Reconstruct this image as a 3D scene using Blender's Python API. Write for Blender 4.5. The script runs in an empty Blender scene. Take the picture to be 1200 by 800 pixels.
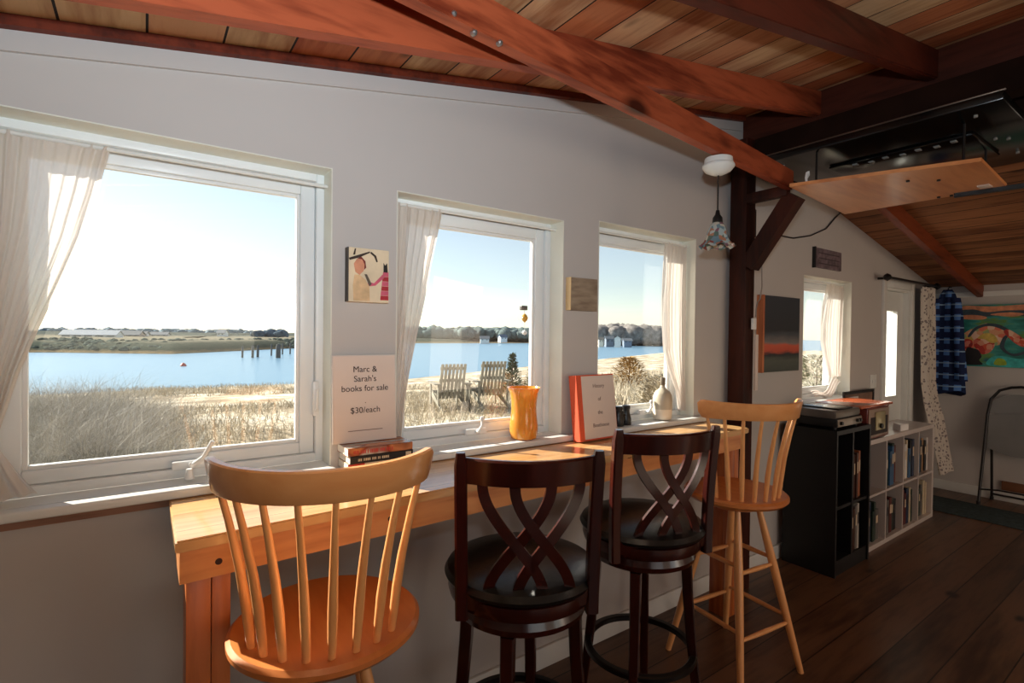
import bpy, bmesh, math, random
from mathutils import Vector, Matrix
from mathutils import noise as mnoise
R = math.radians; PI = math.pi
sin, cos = math.sin, math.cos
col = bpy.context.scene.collection
sc = bpy.context.scene
random.seed(7)

# ------------------------------------------------------------------ materials
def lin(c):
    return tuple(((v / 255) / 12.92 if v / 255 <= 0.04045 else ((v / 255 + 0.055) / 1.055) ** 2.4) for v in c) + (1.0,)

def newmat(name):
    m = bpy.data.materials.new(name); m.use_nodes = True
    nt = m.node_tree; return m, nt, nt.nodes['Principled BSDF']

def plain(name, rgb, rough=0.5, metal=0.0, var=0.06, scale=6.0, spec=0.5, bump=0.0, coat=0.0, stretch=(1, 1, 1), emit=None):
    m, nt, b = newmat(name)
    tc = nt.nodes.new('ShaderNodeTexCoord'); mp = nt.nodes.new('ShaderNodeMapping'); mp.inputs['Scale'].default_value = stretch
    n = nt.nodes.new('ShaderNodeTexNoise'); n.inputs['Scale'].default_value = scale; n.inputs['Detail'].default_value = 4
    nt.links.new(tc.outputs['Object'], mp.inputs[0]); nt.links.new(mp.outputs[0], n.inputs['Vector'])
    r = nt.nodes.new('ShaderNodeValToRGB'); c = lin(rgb)
    r.color_ramp.elements[0].position = 0.3; r.color_ramp.elements[1].position = 0.7
    r.color_ramp.elements[0].color = tuple(max(0, x * (1 - var * 2)) for x in c[:3]) + (1,)
    r.color_ramp.elements[1].color = tuple(min(1, x * (1 + var * 2)) for x in c[:3]) + (1,)
    nt.links.new(n.outputs['Fac'], r.inputs[0]); nt.links.new(r.outputs[0], b.inputs['Base Color'])
    b.inputs['Roughness'].default_value = rough; b.inputs['Metallic'].default_value = metal
    b.inputs['Specular IOR Level'].default_value = spec; b.inputs['Coat Weight'].default_value = coat
    b.inputs['Coat Roughness'].default_value = 0.12
    if bump:
        bp = nt.nodes.new('ShaderNodeBump'); bp.inputs['Strength'].default_value = bump; bp.inputs['Distance'].default_value = 0.01
        nt.links.new(n.outputs['Fac'], bp.inputs['Height']); nt.links.new(bp.outputs[0], b.inputs['Normal'])
    return m

def wood(name, dark, light, axis='X', rough=0.4, scale=5.0, coat=0.0, knots=0.0, ring=14.0, spec=0.5, planks=None, seam=0.03, pvar=0.5, alt=None):
    """grain stretched along an axis; planks=(axis, width) splits the surface into boards of their own tone"""
    m, nt, b = newmat(name)
    N = nt.nodes.new; L = nt.links.new
    tc = N('ShaderNodeTexCoord'); mp = N('ShaderNodeMapping')
    st = {'X': (0.12, 1, 1), 'Y': (1, 0.12, 1), 'Z': (1, 1, 0.12)}[axis]
    mp.inputs['Scale'].default_value = st
    sep = N('ShaderNodeSeparateXYZ'); L(tc.outputs['Object'], sep.inputs[0])
    src = tc.outputs['Object']; wn = None
    if planks:
        dv = N('ShaderNodeMath'); dv.operation = 'DIVIDE'; dv.inputs[1].default_value = planks[1]
        L(sep.outputs[planks[0]], dv.inputs[0])
        fl = N('ShaderNodeMath'); fl.operation = 'FLOOR'; L(dv.outputs[0], fl.inputs[0])
        fr = N('ShaderNodeMath'); fr.operation = 'FRACT'; L(dv.outputs[0], fr.inputs[0])
        wn = N('ShaderNodeTexWhiteNoise'); wn.noise_dimensions = '1D'; L(fl.outputs[0], wn.inputs['W'])
        ml = N('ShaderNodeVectorMath'); ml.operation = 'MULTIPLY_ADD'
        L(wn.outputs['Color'], ml.inputs[0]); ml.inputs[1].default_value = (7, 7, 7); L(src, ml.inputs[2]); src = ml.outputs[0]
    L(src, mp.inputs[0])
    n1 = N('ShaderNodeTexNoise'); n1.inputs['Scale'].default_value = scale; n1.inputs['Detail'].default_value = 3; L(mp.outputs[0], n1.inputs['Vector'])
    mu = N('ShaderNodeMath'); mu.operation = 'MULTIPLY'; mu.inputs[1].default_value = ring; L(n1.outputs['Fac'], mu.inputs[0])
    sn = N('ShaderNodeMath'); sn.operation = 'SINE'; L(mu.outputs[0], sn.inputs[0])
    n2 = N('ShaderNodeTexNoise'); n2.inputs['Scale'].default_value = scale * 9; n2.inputs['Detail'].default_value = 4; L(mp.outputs[0], n2.inputs['Vector'])
    ad = N('ShaderNodeMath'); ad.operation = 'MULTIPLY_ADD'; ad.inputs[1].default_value = 0.22; L(sn.outputs[0], ad.inputs[0]); L(n2.outputs['Fac'], ad.inputs[2])
    rp = N('ShaderNodeValToRGB'); rp.color_ramp.elements[0].position = 0.22; rp.color_ramp.elements[1].position = 0.72
    rp.color_ramp.elements[0].color = lin(dark); rp.color_ramp.elements[1].color = lin(light); L(ad.outputs[0], rp.inputs[0])
    out = rp.outputs[0]
    def mix(kind, fac, a, c):
        x = N('ShaderNodeMix'); x.data_type = 'RGBA'; x.blend_type = kind
        if isinstance(fac, float): x.inputs[0].default_value = fac
        else: L(fac, x.inputs[0])
        L(a, x.inputs[6])
        if isinstance(c, tuple): x.inputs[7].default_value = c
        else: L(c, x.inputs[7])
        return x.outputs[2]
    if planks:
        if alt:
            g = N('ShaderNodeMath'); g.operation = 'MULTIPLY'; g.inputs[1].default_value = 0.9
            pr = N('ShaderNodeValToRGB'); pr.color_ramp.elements[0].position = 0.35; pr.color_ramp.elements[1].position = 0.85
            L(wn.outputs['Value'], pr.inputs[0]); L(pr.outputs[0], g.inputs[0])
            out = mix('MIX', g.outputs[0], out, mix('MULTIPLY', 1.0, rp.outputs[0], lin(alt)))
        v = N('ShaderNodeMapRange'); v.inputs[3].default_value = 1 - pvar; v.inputs[4].default_value = 1.0; L(wn.outputs['Value'], v.inputs[0])
        cb = N('ShaderNodeCombineColor'); [L(v.outputs[0], cb.inputs[i]) for i in range(3)]
        out = mix('MULTIPLY', 1.0, out, cb.outputs[0])
        lt = N('ShaderNodeMath'); lt.operation = 'LESS_THAN'; lt.inputs[1].default_value = seam; L(fr.outputs[0], lt.inputs[0])
        out = mix('MIX', lt.outputs[0], out, lin((22, 12, 8)))
    if knots:
        vo = N('ShaderNodeTexVoronoi'); vo.inputs['Scale'].default_value = 3.0
        mk = N('ShaderNodeMapping'); mk.inputs['Scale'].default_value = {'X': (0.6, 1.3, 1.3), 'Y': (1.3, 0.6, 1.3), 'Z': (1.3, 1.3, 0.6)}[axis]
        L(src, mk.inputs[0]); L(mk.outputs[0], vo.inputs['Vector'])
        kr = N('ShaderNodeValToRGB'); kr.color_ramp.elements[0].position = 0.05 * knots; kr.color_ramp.elements[1].position = 0.12 * knots
        kr.color_ramp.elements[0].color = (1, 1, 1, 1); kr.color_ramp.elements[1].color = (0, 0, 0, 1)
        L(vo.outputs['Distance'], kr.inputs[0])
        out = mix('MIX', kr.outputs[0], out, tuple(x * 0.35 for x in lin(dark)[:3]) + (1,))
    L(out, b.inputs['Base Color'])
    b.inputs['Roughness'].default_value = rough; b.inputs['Coat Weight'].default_value = coat; b.inputs['Coat Roughness'].default_value = 0.15
    b.inputs['Specular IOR Level'].default_value = spec
    bp = N('ShaderNodeBump'); bp.inputs['Strength'].default_value = 0.12; bp.inputs['Distance'].default_value = 0.004
    L(n2.outputs['Fac'], bp.inputs['Height']); L(bp.outputs[0], b.inputs['Normal'])
    return m

def cloth(name, rgb, trans=0.35, sheer=0.12):
    m, nt, b = newmat(name); N = nt.nodes.new; L = nt.links.new
    out = nt.nodes['Material Output']; nt.nodes.remove(b)
    d = N('ShaderNodeBsdfDiffuse'); d.inputs[0].default_value = lin(rgb)
    t = N('ShaderNodeBsdfTranslucent'); t.inputs[0].default_value = lin(rgb)
    tp = N('ShaderNodeBsdfTransparent')
    m1 = N('ShaderNodeMixShader'); m1.inputs[0].default_value = trans; L(d.outputs[0], m1.inputs[1]); L(t.outputs[0], m1.inputs[2])
    m2 = N('ShaderNodeMixShader'); m2.inputs[0].default_value = sheer; L(m1.outputs[0], m2.inputs[1]); L(tp.outputs[0], m2.inputs[2])
    L(m2.outputs[0], out.inputs[0])
    tc = N('ShaderNodeTexCoord'); n = N('ShaderNodeTexNoise'); n.inputs['Scale'].default_value = 300; L(tc.outputs['Object'], n.inputs['Vector'])
    bp = N('ShaderNodeBump'); bp.inputs['Strength'].default_value = 0.1; bp.inputs['Distance'].default_value = 0.001; L(n.outputs['Fac'], bp.inputs['Height']); L(bp.outputs[0], d.inputs['Normal'])
    return m

def glassmat(name='window_glass'):
    m, nt, b = newmat(name); N = nt.nodes.new; L = nt.links.new
    out = nt.nodes['Material Output']; nt.nodes.remove(b)
    g = N('ShaderNodeBsdfGlossy'); g.inputs['Roughness'].default_value = 0.0; g.inputs[0].default_value = (1, 1, 1, 1)
    t = N('ShaderNodeBsdfTransparent'); t.inputs[0].default_value = (0.97, 0.985, 0.98, 1)
    f = N('ShaderNodeFresnel'); ge = N('ShaderNodeNewGeometry'); io = N('ShaderNodeMapRange')   # a thin slab: outside index on both faces
    io.inputs[3].default_value = 1.38; io.inputs[4].default_value = 1 / 1.38; L(ge.outputs['Backfacing'], io.inputs[0]); L(io.outputs[0], f.inputs[0])
    mx = N('ShaderNodeMixShader'); L(f.outputs[0], mx.inputs[0]); L(t.outputs[0], mx.inputs[1]); L(g.outputs[0], mx.inputs[2])
    L(mx.outputs[0], out.inputs[0]); return m

M = {}
M['wall'] = plain('painted_wall_board', (194, 189, 184), 0.7, var=0.012, scale=2.0, spec=0.2)
M['white'] = plain('white_vinyl', (230, 234, 234), 0.35, var=0.01, spec=0.4)
M['trim'] = plain('painted_white_trim', (226, 227, 222), 0.4, var=0.02, spec=0.4)
M['soffit'] = plain('cream_painted_reveal', (224, 224, 212), 0.5, var=0.02, spec=0.3)
M['metalwhite'] = plain('white_metal', (230, 231, 229), 0.3, var=0.01)
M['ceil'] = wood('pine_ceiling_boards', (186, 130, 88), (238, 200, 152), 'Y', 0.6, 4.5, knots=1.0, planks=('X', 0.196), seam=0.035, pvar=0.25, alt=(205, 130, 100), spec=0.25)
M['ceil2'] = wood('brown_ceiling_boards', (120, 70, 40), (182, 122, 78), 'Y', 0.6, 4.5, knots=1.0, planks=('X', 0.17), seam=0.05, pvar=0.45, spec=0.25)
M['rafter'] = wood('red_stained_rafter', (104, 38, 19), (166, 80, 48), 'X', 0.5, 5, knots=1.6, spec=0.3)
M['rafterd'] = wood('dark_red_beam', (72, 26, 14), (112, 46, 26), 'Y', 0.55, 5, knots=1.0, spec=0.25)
M['post'] = wood('dark_brown_post', (38, 15, 9), (66, 28, 17), 'Z', 0.55, 5, knots=1.0, spec=0.25)
M['floor'] = wood('dark_floor_boards', (70, 45, 31), (116, 82, 58), 'X', 0.34, 4, knots=1.0, planks=('Y', 0.2), seam=0.03, pvar=0.35, spec=0.4)
M['desk'] = wood('lacquered_pine', (206, 148, 88), (236, 188, 128), 'X', 0.16, 3.5, coat=0.5, knots=1.1, planks=('Y', 0.145), seam=0.008, pvar=0.12)
M['apron'] = wood('orange_pine', (198, 122, 70), (228, 158, 98), 'X', 0.35, 4, knots=1.3, coat=0.15)
M['leg'] = wood('orange_pine_leg', (164, 82, 38), (208, 118, 60), 'Z', 0.35, 5, coat=0.15)
M['maple'] = wood('varnished_maple', (232, 154, 90), (244, 176, 112), 'Z', 0.28, 3, coat=0.3, ring=3)
M['mapler'] = wood('varnished_maple_rail', (230, 154, 92), (242, 174, 112), 'X', 0.28, 3, coat=0.3, ring=6)
M['mapleseat'] = wood('varnished_maple_seat', (206, 122, 64), (226, 146, 82), 'Y', 0.3, 3, coat=0.25, ring=8)
M['cherry'] = wood('dark_cherry', (38, 10, 7), (58, 17, 11), 'Z', 0.22, 4, coat=0.4, ring=6)
M['leather'] = plain('black_leather', (16, 18, 18), 0.3, var=0.1, scale=60, bump=0.08)
M['blackmetal'] = plain('black_metal', (14, 13, 13), 0.35, var=0.05)
M['curtain'] = cloth('white_muslin', (230, 222, 214), 0.42, 0.10)
M['black'] = plain('black_laminate', (16, 15, 15), 0.45, var=0.1)
M['blackgloss'] = plain('gloss_black_panel', (12, 13, 13), 0.18, var=0.1)
M['paper'] = plain('white_paper', (222, 206, 194), 0.7, var=0.01, spec=0.2)
M['pages'] = plain('book_pages', (236, 230, 218), 0.8, var=0.03, scale=120, stretch=(0.1, 0.1, 6), spec=0.1)
M['ink'] = plain('black_ink', (62, 42, 34), 0.8, var=0.0)
M['inkgrey'] = plain('faded_ink', (120, 96, 86), 0.8, var=0.0)
M['orangecloth'] = plain('orange_red_book_cloth', (214, 92, 62), 0.75, var=0.05, scale=200, bump=0.05, spec=0.2)
M['glass'] = glassmat()

# ------------------------------------------------------------------ geometry helpers
class B:
    def __init__(s): s.bm = bmesh.new()
    def _new(s, before): return [v for v in s.bm.verts if v not in before]
    def box(s, a, b, bev=0.0, seg=2, rot=None, about=None):
        a = Vector(a); b = Vector(b); c = (a + b) / 2; d = b - a
        t = bmesh.new(); bmesh.ops.create_cube(t, size=1.0)
        bmesh.ops.scale(t, vec=(abs(d.x), abs(d.y), abs(d.z)), verts=t.verts)
        if bev: bmesh.ops.bevel(t, geom=list(t.edges), offset=bev, segments=seg, affect='EDGES', profile=0.5)
        if rot is not None:
            if about is not None:
                bmesh.ops.translate(t, vec=c - Vector(about), verts=t.verts)
                bmesh.ops.transform(t, matrix=rot.to_4x4(), verts=t.verts); bmesh.ops.translate(t, vec=Vector(about), verts=t.verts)
            else:
                bmesh.ops.transform(t, matrix=rot.to_4x4(), verts=t.verts); bmesh.ops.translate(t, vec=c, verts=t.verts)
        else: bmesh.ops.translate(t, vec=c, verts=t.verts)
        s._merge(t); return s
    def _merge(s, t):
        me = bpy.data.meshes.new('tmp'); t.to_mesh(me); t.free(); s.bm.from_mesh(me); bpy.data.meshes.remove(me)
    def rings(s, rings, closed=True, cap=True):
        vs = [[s.bm.verts.new(p) for p in r] for r in rings]; n = len(rings[0])
        for i in range(len(vs) - 1):
            for j in range(n if closed else n - 1):
                k = (j + 1) % n
                try: s.bm.faces.new((vs[i][j], vs[i][k], vs[i + 1][k], vs[i + 1][j]))
                except ValueError: pass
        if cap and closed:
            s.bm.faces.new(list(reversed(vs[0]))); s.bm.faces.new(vs[-1])
        return s
    def tube(s, pts, rad, n=10, up=None, cap=True, flat=None):
        pts = [Vector(p) for p in pts]; rs = rad if isinstance(rad, (list, tuple)) else [rad] * len(pts)
        prev = None; rings = []
        for i, p in enumerate(pts):
            d = (pts[min(i + 1, len(pts) - 1)] - pts[max(i - 1, 0)])
            if d.length < 1e-9: d = Vector((0, 0, 1))
            d.normalize()
            if prev is None:
                u = Vector(up) if up else (Vector((0, 0, 1)) if abs(d.z) < 0.9 else Vector((1, 0, 0)))
            else: u = prev
            u = (u - d * u.dot(d)).normalized(); w = d.cross(u); prev = u
            r = rs[i]
            if flat: rings.append([p + u * flat[0] * sx + w * flat[1] * sy for sx, sy in ((-1, -1), (1, -1), (1, 1), (-1, 1))])
            else: rings.append([p + u * r * cos(2 * PI * k / n) + w * r * sin(2 * PI * k / n) for k in range(n)])
        return s.rings(rings, cap=cap)
    def cyl(s, p0, p1, r0, r1=None, n=16): return s.tube([p0, p1], [r0, r0 if r1 is None else r1], n)
    def lathe(s, prof, c=(0, 0, 0), n=36, sx=1, sy=1):
        c = Vector(c); rings = [[c + Vector((r * cos(2 * PI * k / n) * sx, r * sin(2 * PI * k / n) * sy, z)) for k in range(n)] for r, z in prof]
        return s.rings(rings)
    def torus(s, c, Rr, w, h, n=48, t0=0, t1=2 * PI):
        full = abs(t1 - t0 - 2 * PI) < 1e-6; c = Vector(c); rings = []
        for i in range(n + (0 if full else 1)):
            a = t0 + (t1 - t0) * i / n
            sec = [(-w / 2, -h / 3), (-w / 3, -h / 2), (w / 3, -h / 2), (w / 2, -h / 3), (w / 2, h / 3), (w / 3, h / 2), (-w / 3, h / 2), (-w / 2, h / 3)]
            rings.append([c + Vector(((Rr + q) * cos(a), (Rr + q) * sin(a), z)) for q, z in sec])
        if full: rings.append(rings[0])
        s.rings(rings, cap=not full)
        if full: bmesh.ops.remove_doubles(s.bm, verts=s.bm.verts, dist=1e-6)
        return s
    def poly(s, pts, vec):
        a = [s.bm.verts.new(p) for p in pts]; b = [s.bm.verts.new(Vector(p) + Vector(vec)) for p in pts]; n = len(pts)
        s.bm.faces.new(a); s.bm.faces.new(list(reversed(b)))
        for i in range(n): s.bm.faces.new((a[i], a[(i + 1) % n], b[(i + 1) % n], b[i]))
        return s
    def sheet(s, fn, nu, nv, thick=None):
        g = [[s.bm.verts.new(fn(i / nu, j / nv)) for j in range(nv + 1)] for i in range(nu + 1)]
        for i in range(nu):
            for j in range(nv): s.bm.faces.new((g[i][j], g[i + 1][j], g[i + 1][j + 1], g[i][j + 1]))
        return s

def chain(o):
    m = o.matrix_basis.copy()
    while o.parent: o = o.parent; m = o.matrix_basis @ m
    return m

def obj(name, b, mat, parent=None, smooth=35, kind=None, label=None, cat=None, group=None):
    bm = b.bm
    if parent is not None: bmesh.ops.transform(bm, matrix=chain(parent).inverted(), verts=bm.verts)
    bmesh.ops.recalc_face_normals(bm, faces=bm.faces)
    me = bpy.data.meshes.new(name); bm.to_mesh(me); bm.free()
    if smooth:
        for p in me.polygons: p.use_smooth = True
        me.set_sharp_from_angle(angle=R(smooth))
    me.materials.append(mat)
    o = bpy.data.objects.new(name, me); col.objects.link(o)
    if parent is not None: o.parent = parent
    tag(o, label, cat, group, kind); return o

def tag(o, label=None, cat=None, group=None, kind=None):
    if label: o['label'] = label
    if cat: o['category'] = cat
    if group: o['group'] = group
    if kind: o['kind'] = kind
    return o

def thing(name, label, cat, loc=(0, 0, 0), rz=0.0, group=None):
    o = bpy.data.objects.new(name, None); o.empty_display_size = 0.1; col.objects.link(o)
    o.location = loc; o.rotation_euler = (0, 0, rz); return tag(o, label, cat, group)

def struct(name, b, mat, parent=None, smooth=35): return obj(name, b, mat, parent, smooth, kind=None if parent else 'structure')

def copy_tree(o, parent=None):
    c = o.copy(); col.objects.link(c); c.parent = parent
    for ch in [x for x in o.children]: copy_tree(ch, c)
    return c

def text(name, body, size, loc, parent, mat, rotx=R(90), rz=0.0, spacing=1.0, rot=None):
    cu = bpy.data.curves.new(name, 'FONT'); cu.body = body; cu.size = size; cu.align_x = 'CENTER'; cu.align_y = 'TOP'
    cu.extrude = 0.0002; cu.space_line = spacing; cu.materials.append(mat)
    tmp = bpy.data.objects.new('tmp', cu); me = bpy.data.meshes.new_from_object(tmp); bpy.data.objects.remove(tmp); bpy.data.curves.remove(cu)
    me.name = name; o = bpy.data.objects.new(name, me); col.objects.link(o)
    mw = Matrix.Translation(loc) @ (rot.to_4x4() if rot else (Matrix.Rotation(rz, 4, 'Z') @ Matrix.Rotation(rotx, 4, 'X')))
    o.parent = parent; o.matrix_basis = chain(parent).inverted() @ mw
    return o

# ------------------------------------------------------------------ camera (fitted to the photograph's vanishing points)
YAW, PIT, ROL, FPX = R(35.4), R(-0.73), R(0.636), 605.3
EYE = Vector((0, 0, 1.58))
Fv = Vector((sin(YAW) * cos(PIT), cos(YAW) * cos(PIT), sin(PIT))); r0 = Vector((cos(YAW), -sin(YAW), 0)); U0 = r0.cross(Fv)
Rv = r0 * cos(ROL) + U0 * sin(ROL); Uv = -r0 * sin(ROL) + U0 * cos(ROL)
cam = bpy.data.cameras.new('camera'); co = bpy.data.objects.new('camera', cam); col.objects.link(co)
cam.sensor_width = 36; cam.lens = FPX / 1200 * 36; cam.clip_start = 0.02; cam.clip_end = 3000
mw = Matrix.Identity(4)
for i in range(3): mw[i][0] = Rv[i]; mw[i][1] = Uv[i]; mw[i][2] = -Fv[i]; mw[i][3] = EYE[i]
co.matrix_world = mw; sc.camera = co
def bcam(u, v, d): return EYE + (Fv + Rv * ((u - 600) / FPX) - Uv * ((v - 400) / FPX)) * d
def on_y(u, v, y): d = Fv + Rv * ((u - 600) / FPX) - Uv * ((v - 400) / FPX); return EYE + d * (y / d.y)
def on_z(u, v, z): d = Fv + Rv * ((u - 600) / FPX) - Uv * ((v - 400) / FPX); return EYE + d * ((z - EYE.z) / d.z)
def on_x(u, v, x): d = Fv + Rv * ((u - 600) / FPX) - Uv * ((v - 400) / FPX); return EYE + d * (x / d.x)

# ------------------------------------------------------------------ room shell
YW = 1.9; XF = 6.9; RX = 3.25
def zl(x): return 2.45 + 0.176 * x
def zr(x): return 2.6 + 0.204 * (4.62 - x)
WIN = [(-0.37, 0.55, 1.10, 2.172), (0.795, 1.651, 1.10, 2.135), (1.886, 2.70, 1.10, 2.167), (4.03, 4.86, 1.10, 2.056)]
DOOR = (5.56, 6.19, 0.0, 2.06)
b = B()
holes = WIN + [DOOR]
x0 = -2.2
T = 0.22
def wall_piece(xa, xb, za, zb_a, zb_b):
    b.poly([(xa, YW, za), (xb, YW, za), (xb, YW, zb_b), (xa, YW, zb_a)], (0, T, 0))
edges = []
xs = [x0]
for h in holes:
    wall_piece(xs[-1], h[0], 0, 0, 0) if False else None
    segs = [xs[-1]] + ([RX] if xs[-1] < RX < h[0] else []) + [h[0]]
    for a, c in zip(segs, segs[1:]):
        f = zl if c <= RX + 1e-6 else zr
        wall_piece(a, c, -0.05, f(a), f(c))
    f = zl if h[1] < RX else zr
    wall_piece(h[0], h[1], h[3], f(h[0]), f(h[1]))
    if h[2] > 0: wall_piece(h[0], h[1], -0.05, h[2] - 0.025, h[2] - 0.025)
    xs.append(h[1])
wall_piece(xs[-1], XF, -0.05, zr(xs[-1]), zr(XF))
struct('wall_window_side', b, M['wall'], smooth=0)
b = B().box((XF, -3.6, -0.05), (XF + 0.15, YW + T, 2.6)); struct('wall_far', b, M['wall'], smooth=0)
b = B().box((x0 - 0.15, -3.6, -0.05), (x0, YW + T, 2.6)); struct('wall_near_end', b, M['wall'], smooth=0)
# wall behind the camera, with two window openings
b = B()
for a, c, z0, z1 in ((x0, -1.2, 0, 3.2), (-1.2, 1.2, 0, 0.9), (-1.2, 1.2, 2.1, 3.2), (1.2, 2.6, 0, 3.2), (2.6, 4.4, 0, 0.9), (2.6, 4.4, 2.1, 3.2), (4.4, XF, 0, 3.2)):
    b.box((a, -3.6, z0 - 0.05), (c, -3.45, z1))
struct('wall_behind', b, M['wall'], smooth=0)
b = B().box((x0 - 0.15, -3.6, -0.12), (XF + 0.15, YW + 0.02, 0.0)); struct('floor', b, M['floor'], smooth=0)
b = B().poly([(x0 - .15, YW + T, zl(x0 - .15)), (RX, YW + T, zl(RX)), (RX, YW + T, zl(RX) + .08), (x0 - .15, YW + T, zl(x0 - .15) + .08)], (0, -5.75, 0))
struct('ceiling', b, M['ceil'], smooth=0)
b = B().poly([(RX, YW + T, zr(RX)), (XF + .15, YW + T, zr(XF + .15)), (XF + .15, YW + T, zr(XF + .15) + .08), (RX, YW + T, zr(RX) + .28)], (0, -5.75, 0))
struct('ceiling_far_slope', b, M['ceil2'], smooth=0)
# brown cove strip under the ceiling and a white strip on the wall below it
b = B().poly([(x0, 1.86, zl(x0) - .03), (RX - .1, 1.86, zl(RX - .1) - .03), (RX - .1, 1.86, zl(RX - .1) - .001), (x0, 1.86, zl(x0) - .001)], (0, .04, 0))
struct('trim_1', b, M['rafterd'], smooth=0)
b = B().poly([(x0, 1.888, zl(x0) - .085), (RX - .1, 1.888, zl(RX - .1) - .085), (RX - .1, 1.888, zl(RX - .1) - .03), (x0, 1.888, zl(x0) - .03)], (0, .012, 0))
struct('trim_2', b, M['wall'], smooth=0)
# door and window trim on far wall, baseboards
b = B().box((XF - .015, -3.4, 2.02), (XF, YW, 2.07)); struct('trim_3', b, M['trim'])
b = B().box((XF - .018, -3.4, 0), (XF, YW - .02, .1), .004); struct('baseboard_far', b, M['trim'])
b = B()
for a, c in ((x0, 5.5), (6.26, XF - .02)): b.box((a, YW - .016, 0), (c, YW, .1), .003)
struct('baseboard_window_side', b, M['trim'])

def window(i, w):
    xa, xb, za, zb = w
    root = bpy.data.objects.new('window_%d' % i, None); col.objects.link(root); root.location = ((xa + xb) / 2, 2.0, za); root['kind'] = 'structure'
    # fixed frame at the outer side of the reveal
    b = B(); yo, yi = 2.10, 1.995; m = 0.03
    b.box((xa, yi, za), (xa + m, yo, zb), .003); b.box((xb - m, yi, za), (xb, yo, zb), .003)
    b.box((xa + m, yi, zb - m), (xb - m, yo, zb), .003); b.box((xa + m, yi, za), (xb - m, yo, za + m), .003)
    obj('window_frame', b, M['white'], root)
    # casement sash with stepped glazing bead
    b = B(); s0, s1 = 2.012, 2.058; sw = 0.05; a0, a1, c0, c1 = xa + m + .002, xb - m - .002, za + m + .002, zb - m - .002
    b.box((a0, s0, c0), (a0 + sw, s1, c1), .004); b.box((a1 - sw, s0, c0), (a1, s1, c1), .004)
    b.box((a0 + sw, s0, c1 - sw), (a1 - sw, s1, c1), .004); b.box((a0 + sw, s0, c0), (a1 - sw, s1, c0 + sw - .01), .004)
    obj('sash', b, M['white'], root)
    b = B(); g = .012; e0, e1, f0, f1 = a0 + sw, a1 - sw, c0 + sw - .01, c1 - sw
    b.box((e0, s0 + .012, f0), (e0 + g, s0 + .034, f1), .002); b.box((e1 - g, s0 + .012, f0), (e1, s0 + .034, f1), .002)
    b.box((e0 + g, s0 + .012, f1 - g), (e1 - g, s0 + .034, f1), .002); b.box((e0 + g, s0 + .012, f0), (e1 - g, s0 + .034, f0 + g), .002)
    obj('glazing_bead', b, M['metalwhite'], root)
    b = B().box((e0 + .004, 2.034, f0 + .004), (e1 - .004, 2.038, f1 - .004)); obj('pane', b, M['glass'], root, 0)
    # reveal lining: soffit board
    b = B().box((xa, YW - .001, zb - .004), (xb, 1.995, zb)); b.box((xa, YW - .001, za), (xa + .004, 1.995, zb - .004)); b.box((xb - .004, YW - .001, za), (xb, 1.995, zb - .004))
    obj('reveal_lining', b, M['soffit'], root, 0)
    return root
wins = [window(i + 1, w) for i, w in enumerate(WIN)]
# crank handles and lock levers
def crank(i, x, folded, lockside):
    r = wins[i]; zb_ = 1.10
    b = B().box((x - .055, 1.975, zb_ + .03), (x + .055, 1.996, zb_ + .058), .006)
    h = obj('crank_cover', b, M['metalwhite'], r)
    b = B()
    b.cyl((x, 1.975, zb_ + .045), (x, 1.95, zb_ + .05), .009)
    if folded: b.tube([(x, 1.955, zb_ + .05), (x + .01, 1.945, zb_ + .075), (x + .012, 1.95, zb_ + .10)], [.008, .007, .006]); b.lathe([(.0, -.012), (.009, -.008), (.011, 0), (.009, .008), (0, .012)], (x + .012, 1.95, zb_ + .105), 12)
    else: b.tube([(x, 1.955, zb_ + .045), (x + .03, 1.93, zb_ + .075), (x + .055, 1.925, zb_ + .125)], [.010, .007, .007]); b.cyl((x - .008, 1.94, zb_ + .008), (x - .008, 1.94, zb_ + .04), .014, .009)
    obj('crank_handle', b, M['metalwhite'], h)
crank(0, .125, False, 1); crank(1, 1.215, True, 1); crank(2, 2.36, True, 1)
lk = B().box((.508, 1.985, 1.27), (.532, 1.998, 1.40), .006); lk.tube([(.52, 1.985, 1.29), (.52, 1.972, 1.30), (.52, 1.972, 1.37)], .005)
obj('lock_lever', lk, M['metalwhite'], wins[0])

# sill shelf: one board under each window with a rounded nosing; runs on across the pier
def sill(n, xa, xb, za=1.10):
    b = B().box((xa, 1.85, za - .028), (xb, 1.9, za), .006); b.box((xa + .02 if n != 'window_sill' else xa, 1.9, za - .024), (xb, 1.998, za))
    return b
b = B()
for xa, xb in ((-.75, .60), (.75, 1.70), (1.84, 2.76), (3.98, 4.91)):
    pass
for i, (xa, xb) in enumerate(((-.75, .558), (.83, 1.705), (1.835, 2.76), (3.98, 4.91))):
    w = WIN[i]
    b = B().box((xa, 1.85, 1.072), (xb, 1.9, 1.10), .007, 3); b.box((w[0] + .005, 1.899, 1.078), (w[1] - .005, 1.996, 1.10))
    obj('window_sill', b, M['trim'], wins[i])
b = B().box((-1.0, 1.885, 1.045), (.06, 1.9, 1.071)); struct('trim_4', b, wood('weathered_strip', (96, 58, 40), (150, 110, 88), 'X', .7, 6))

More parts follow.
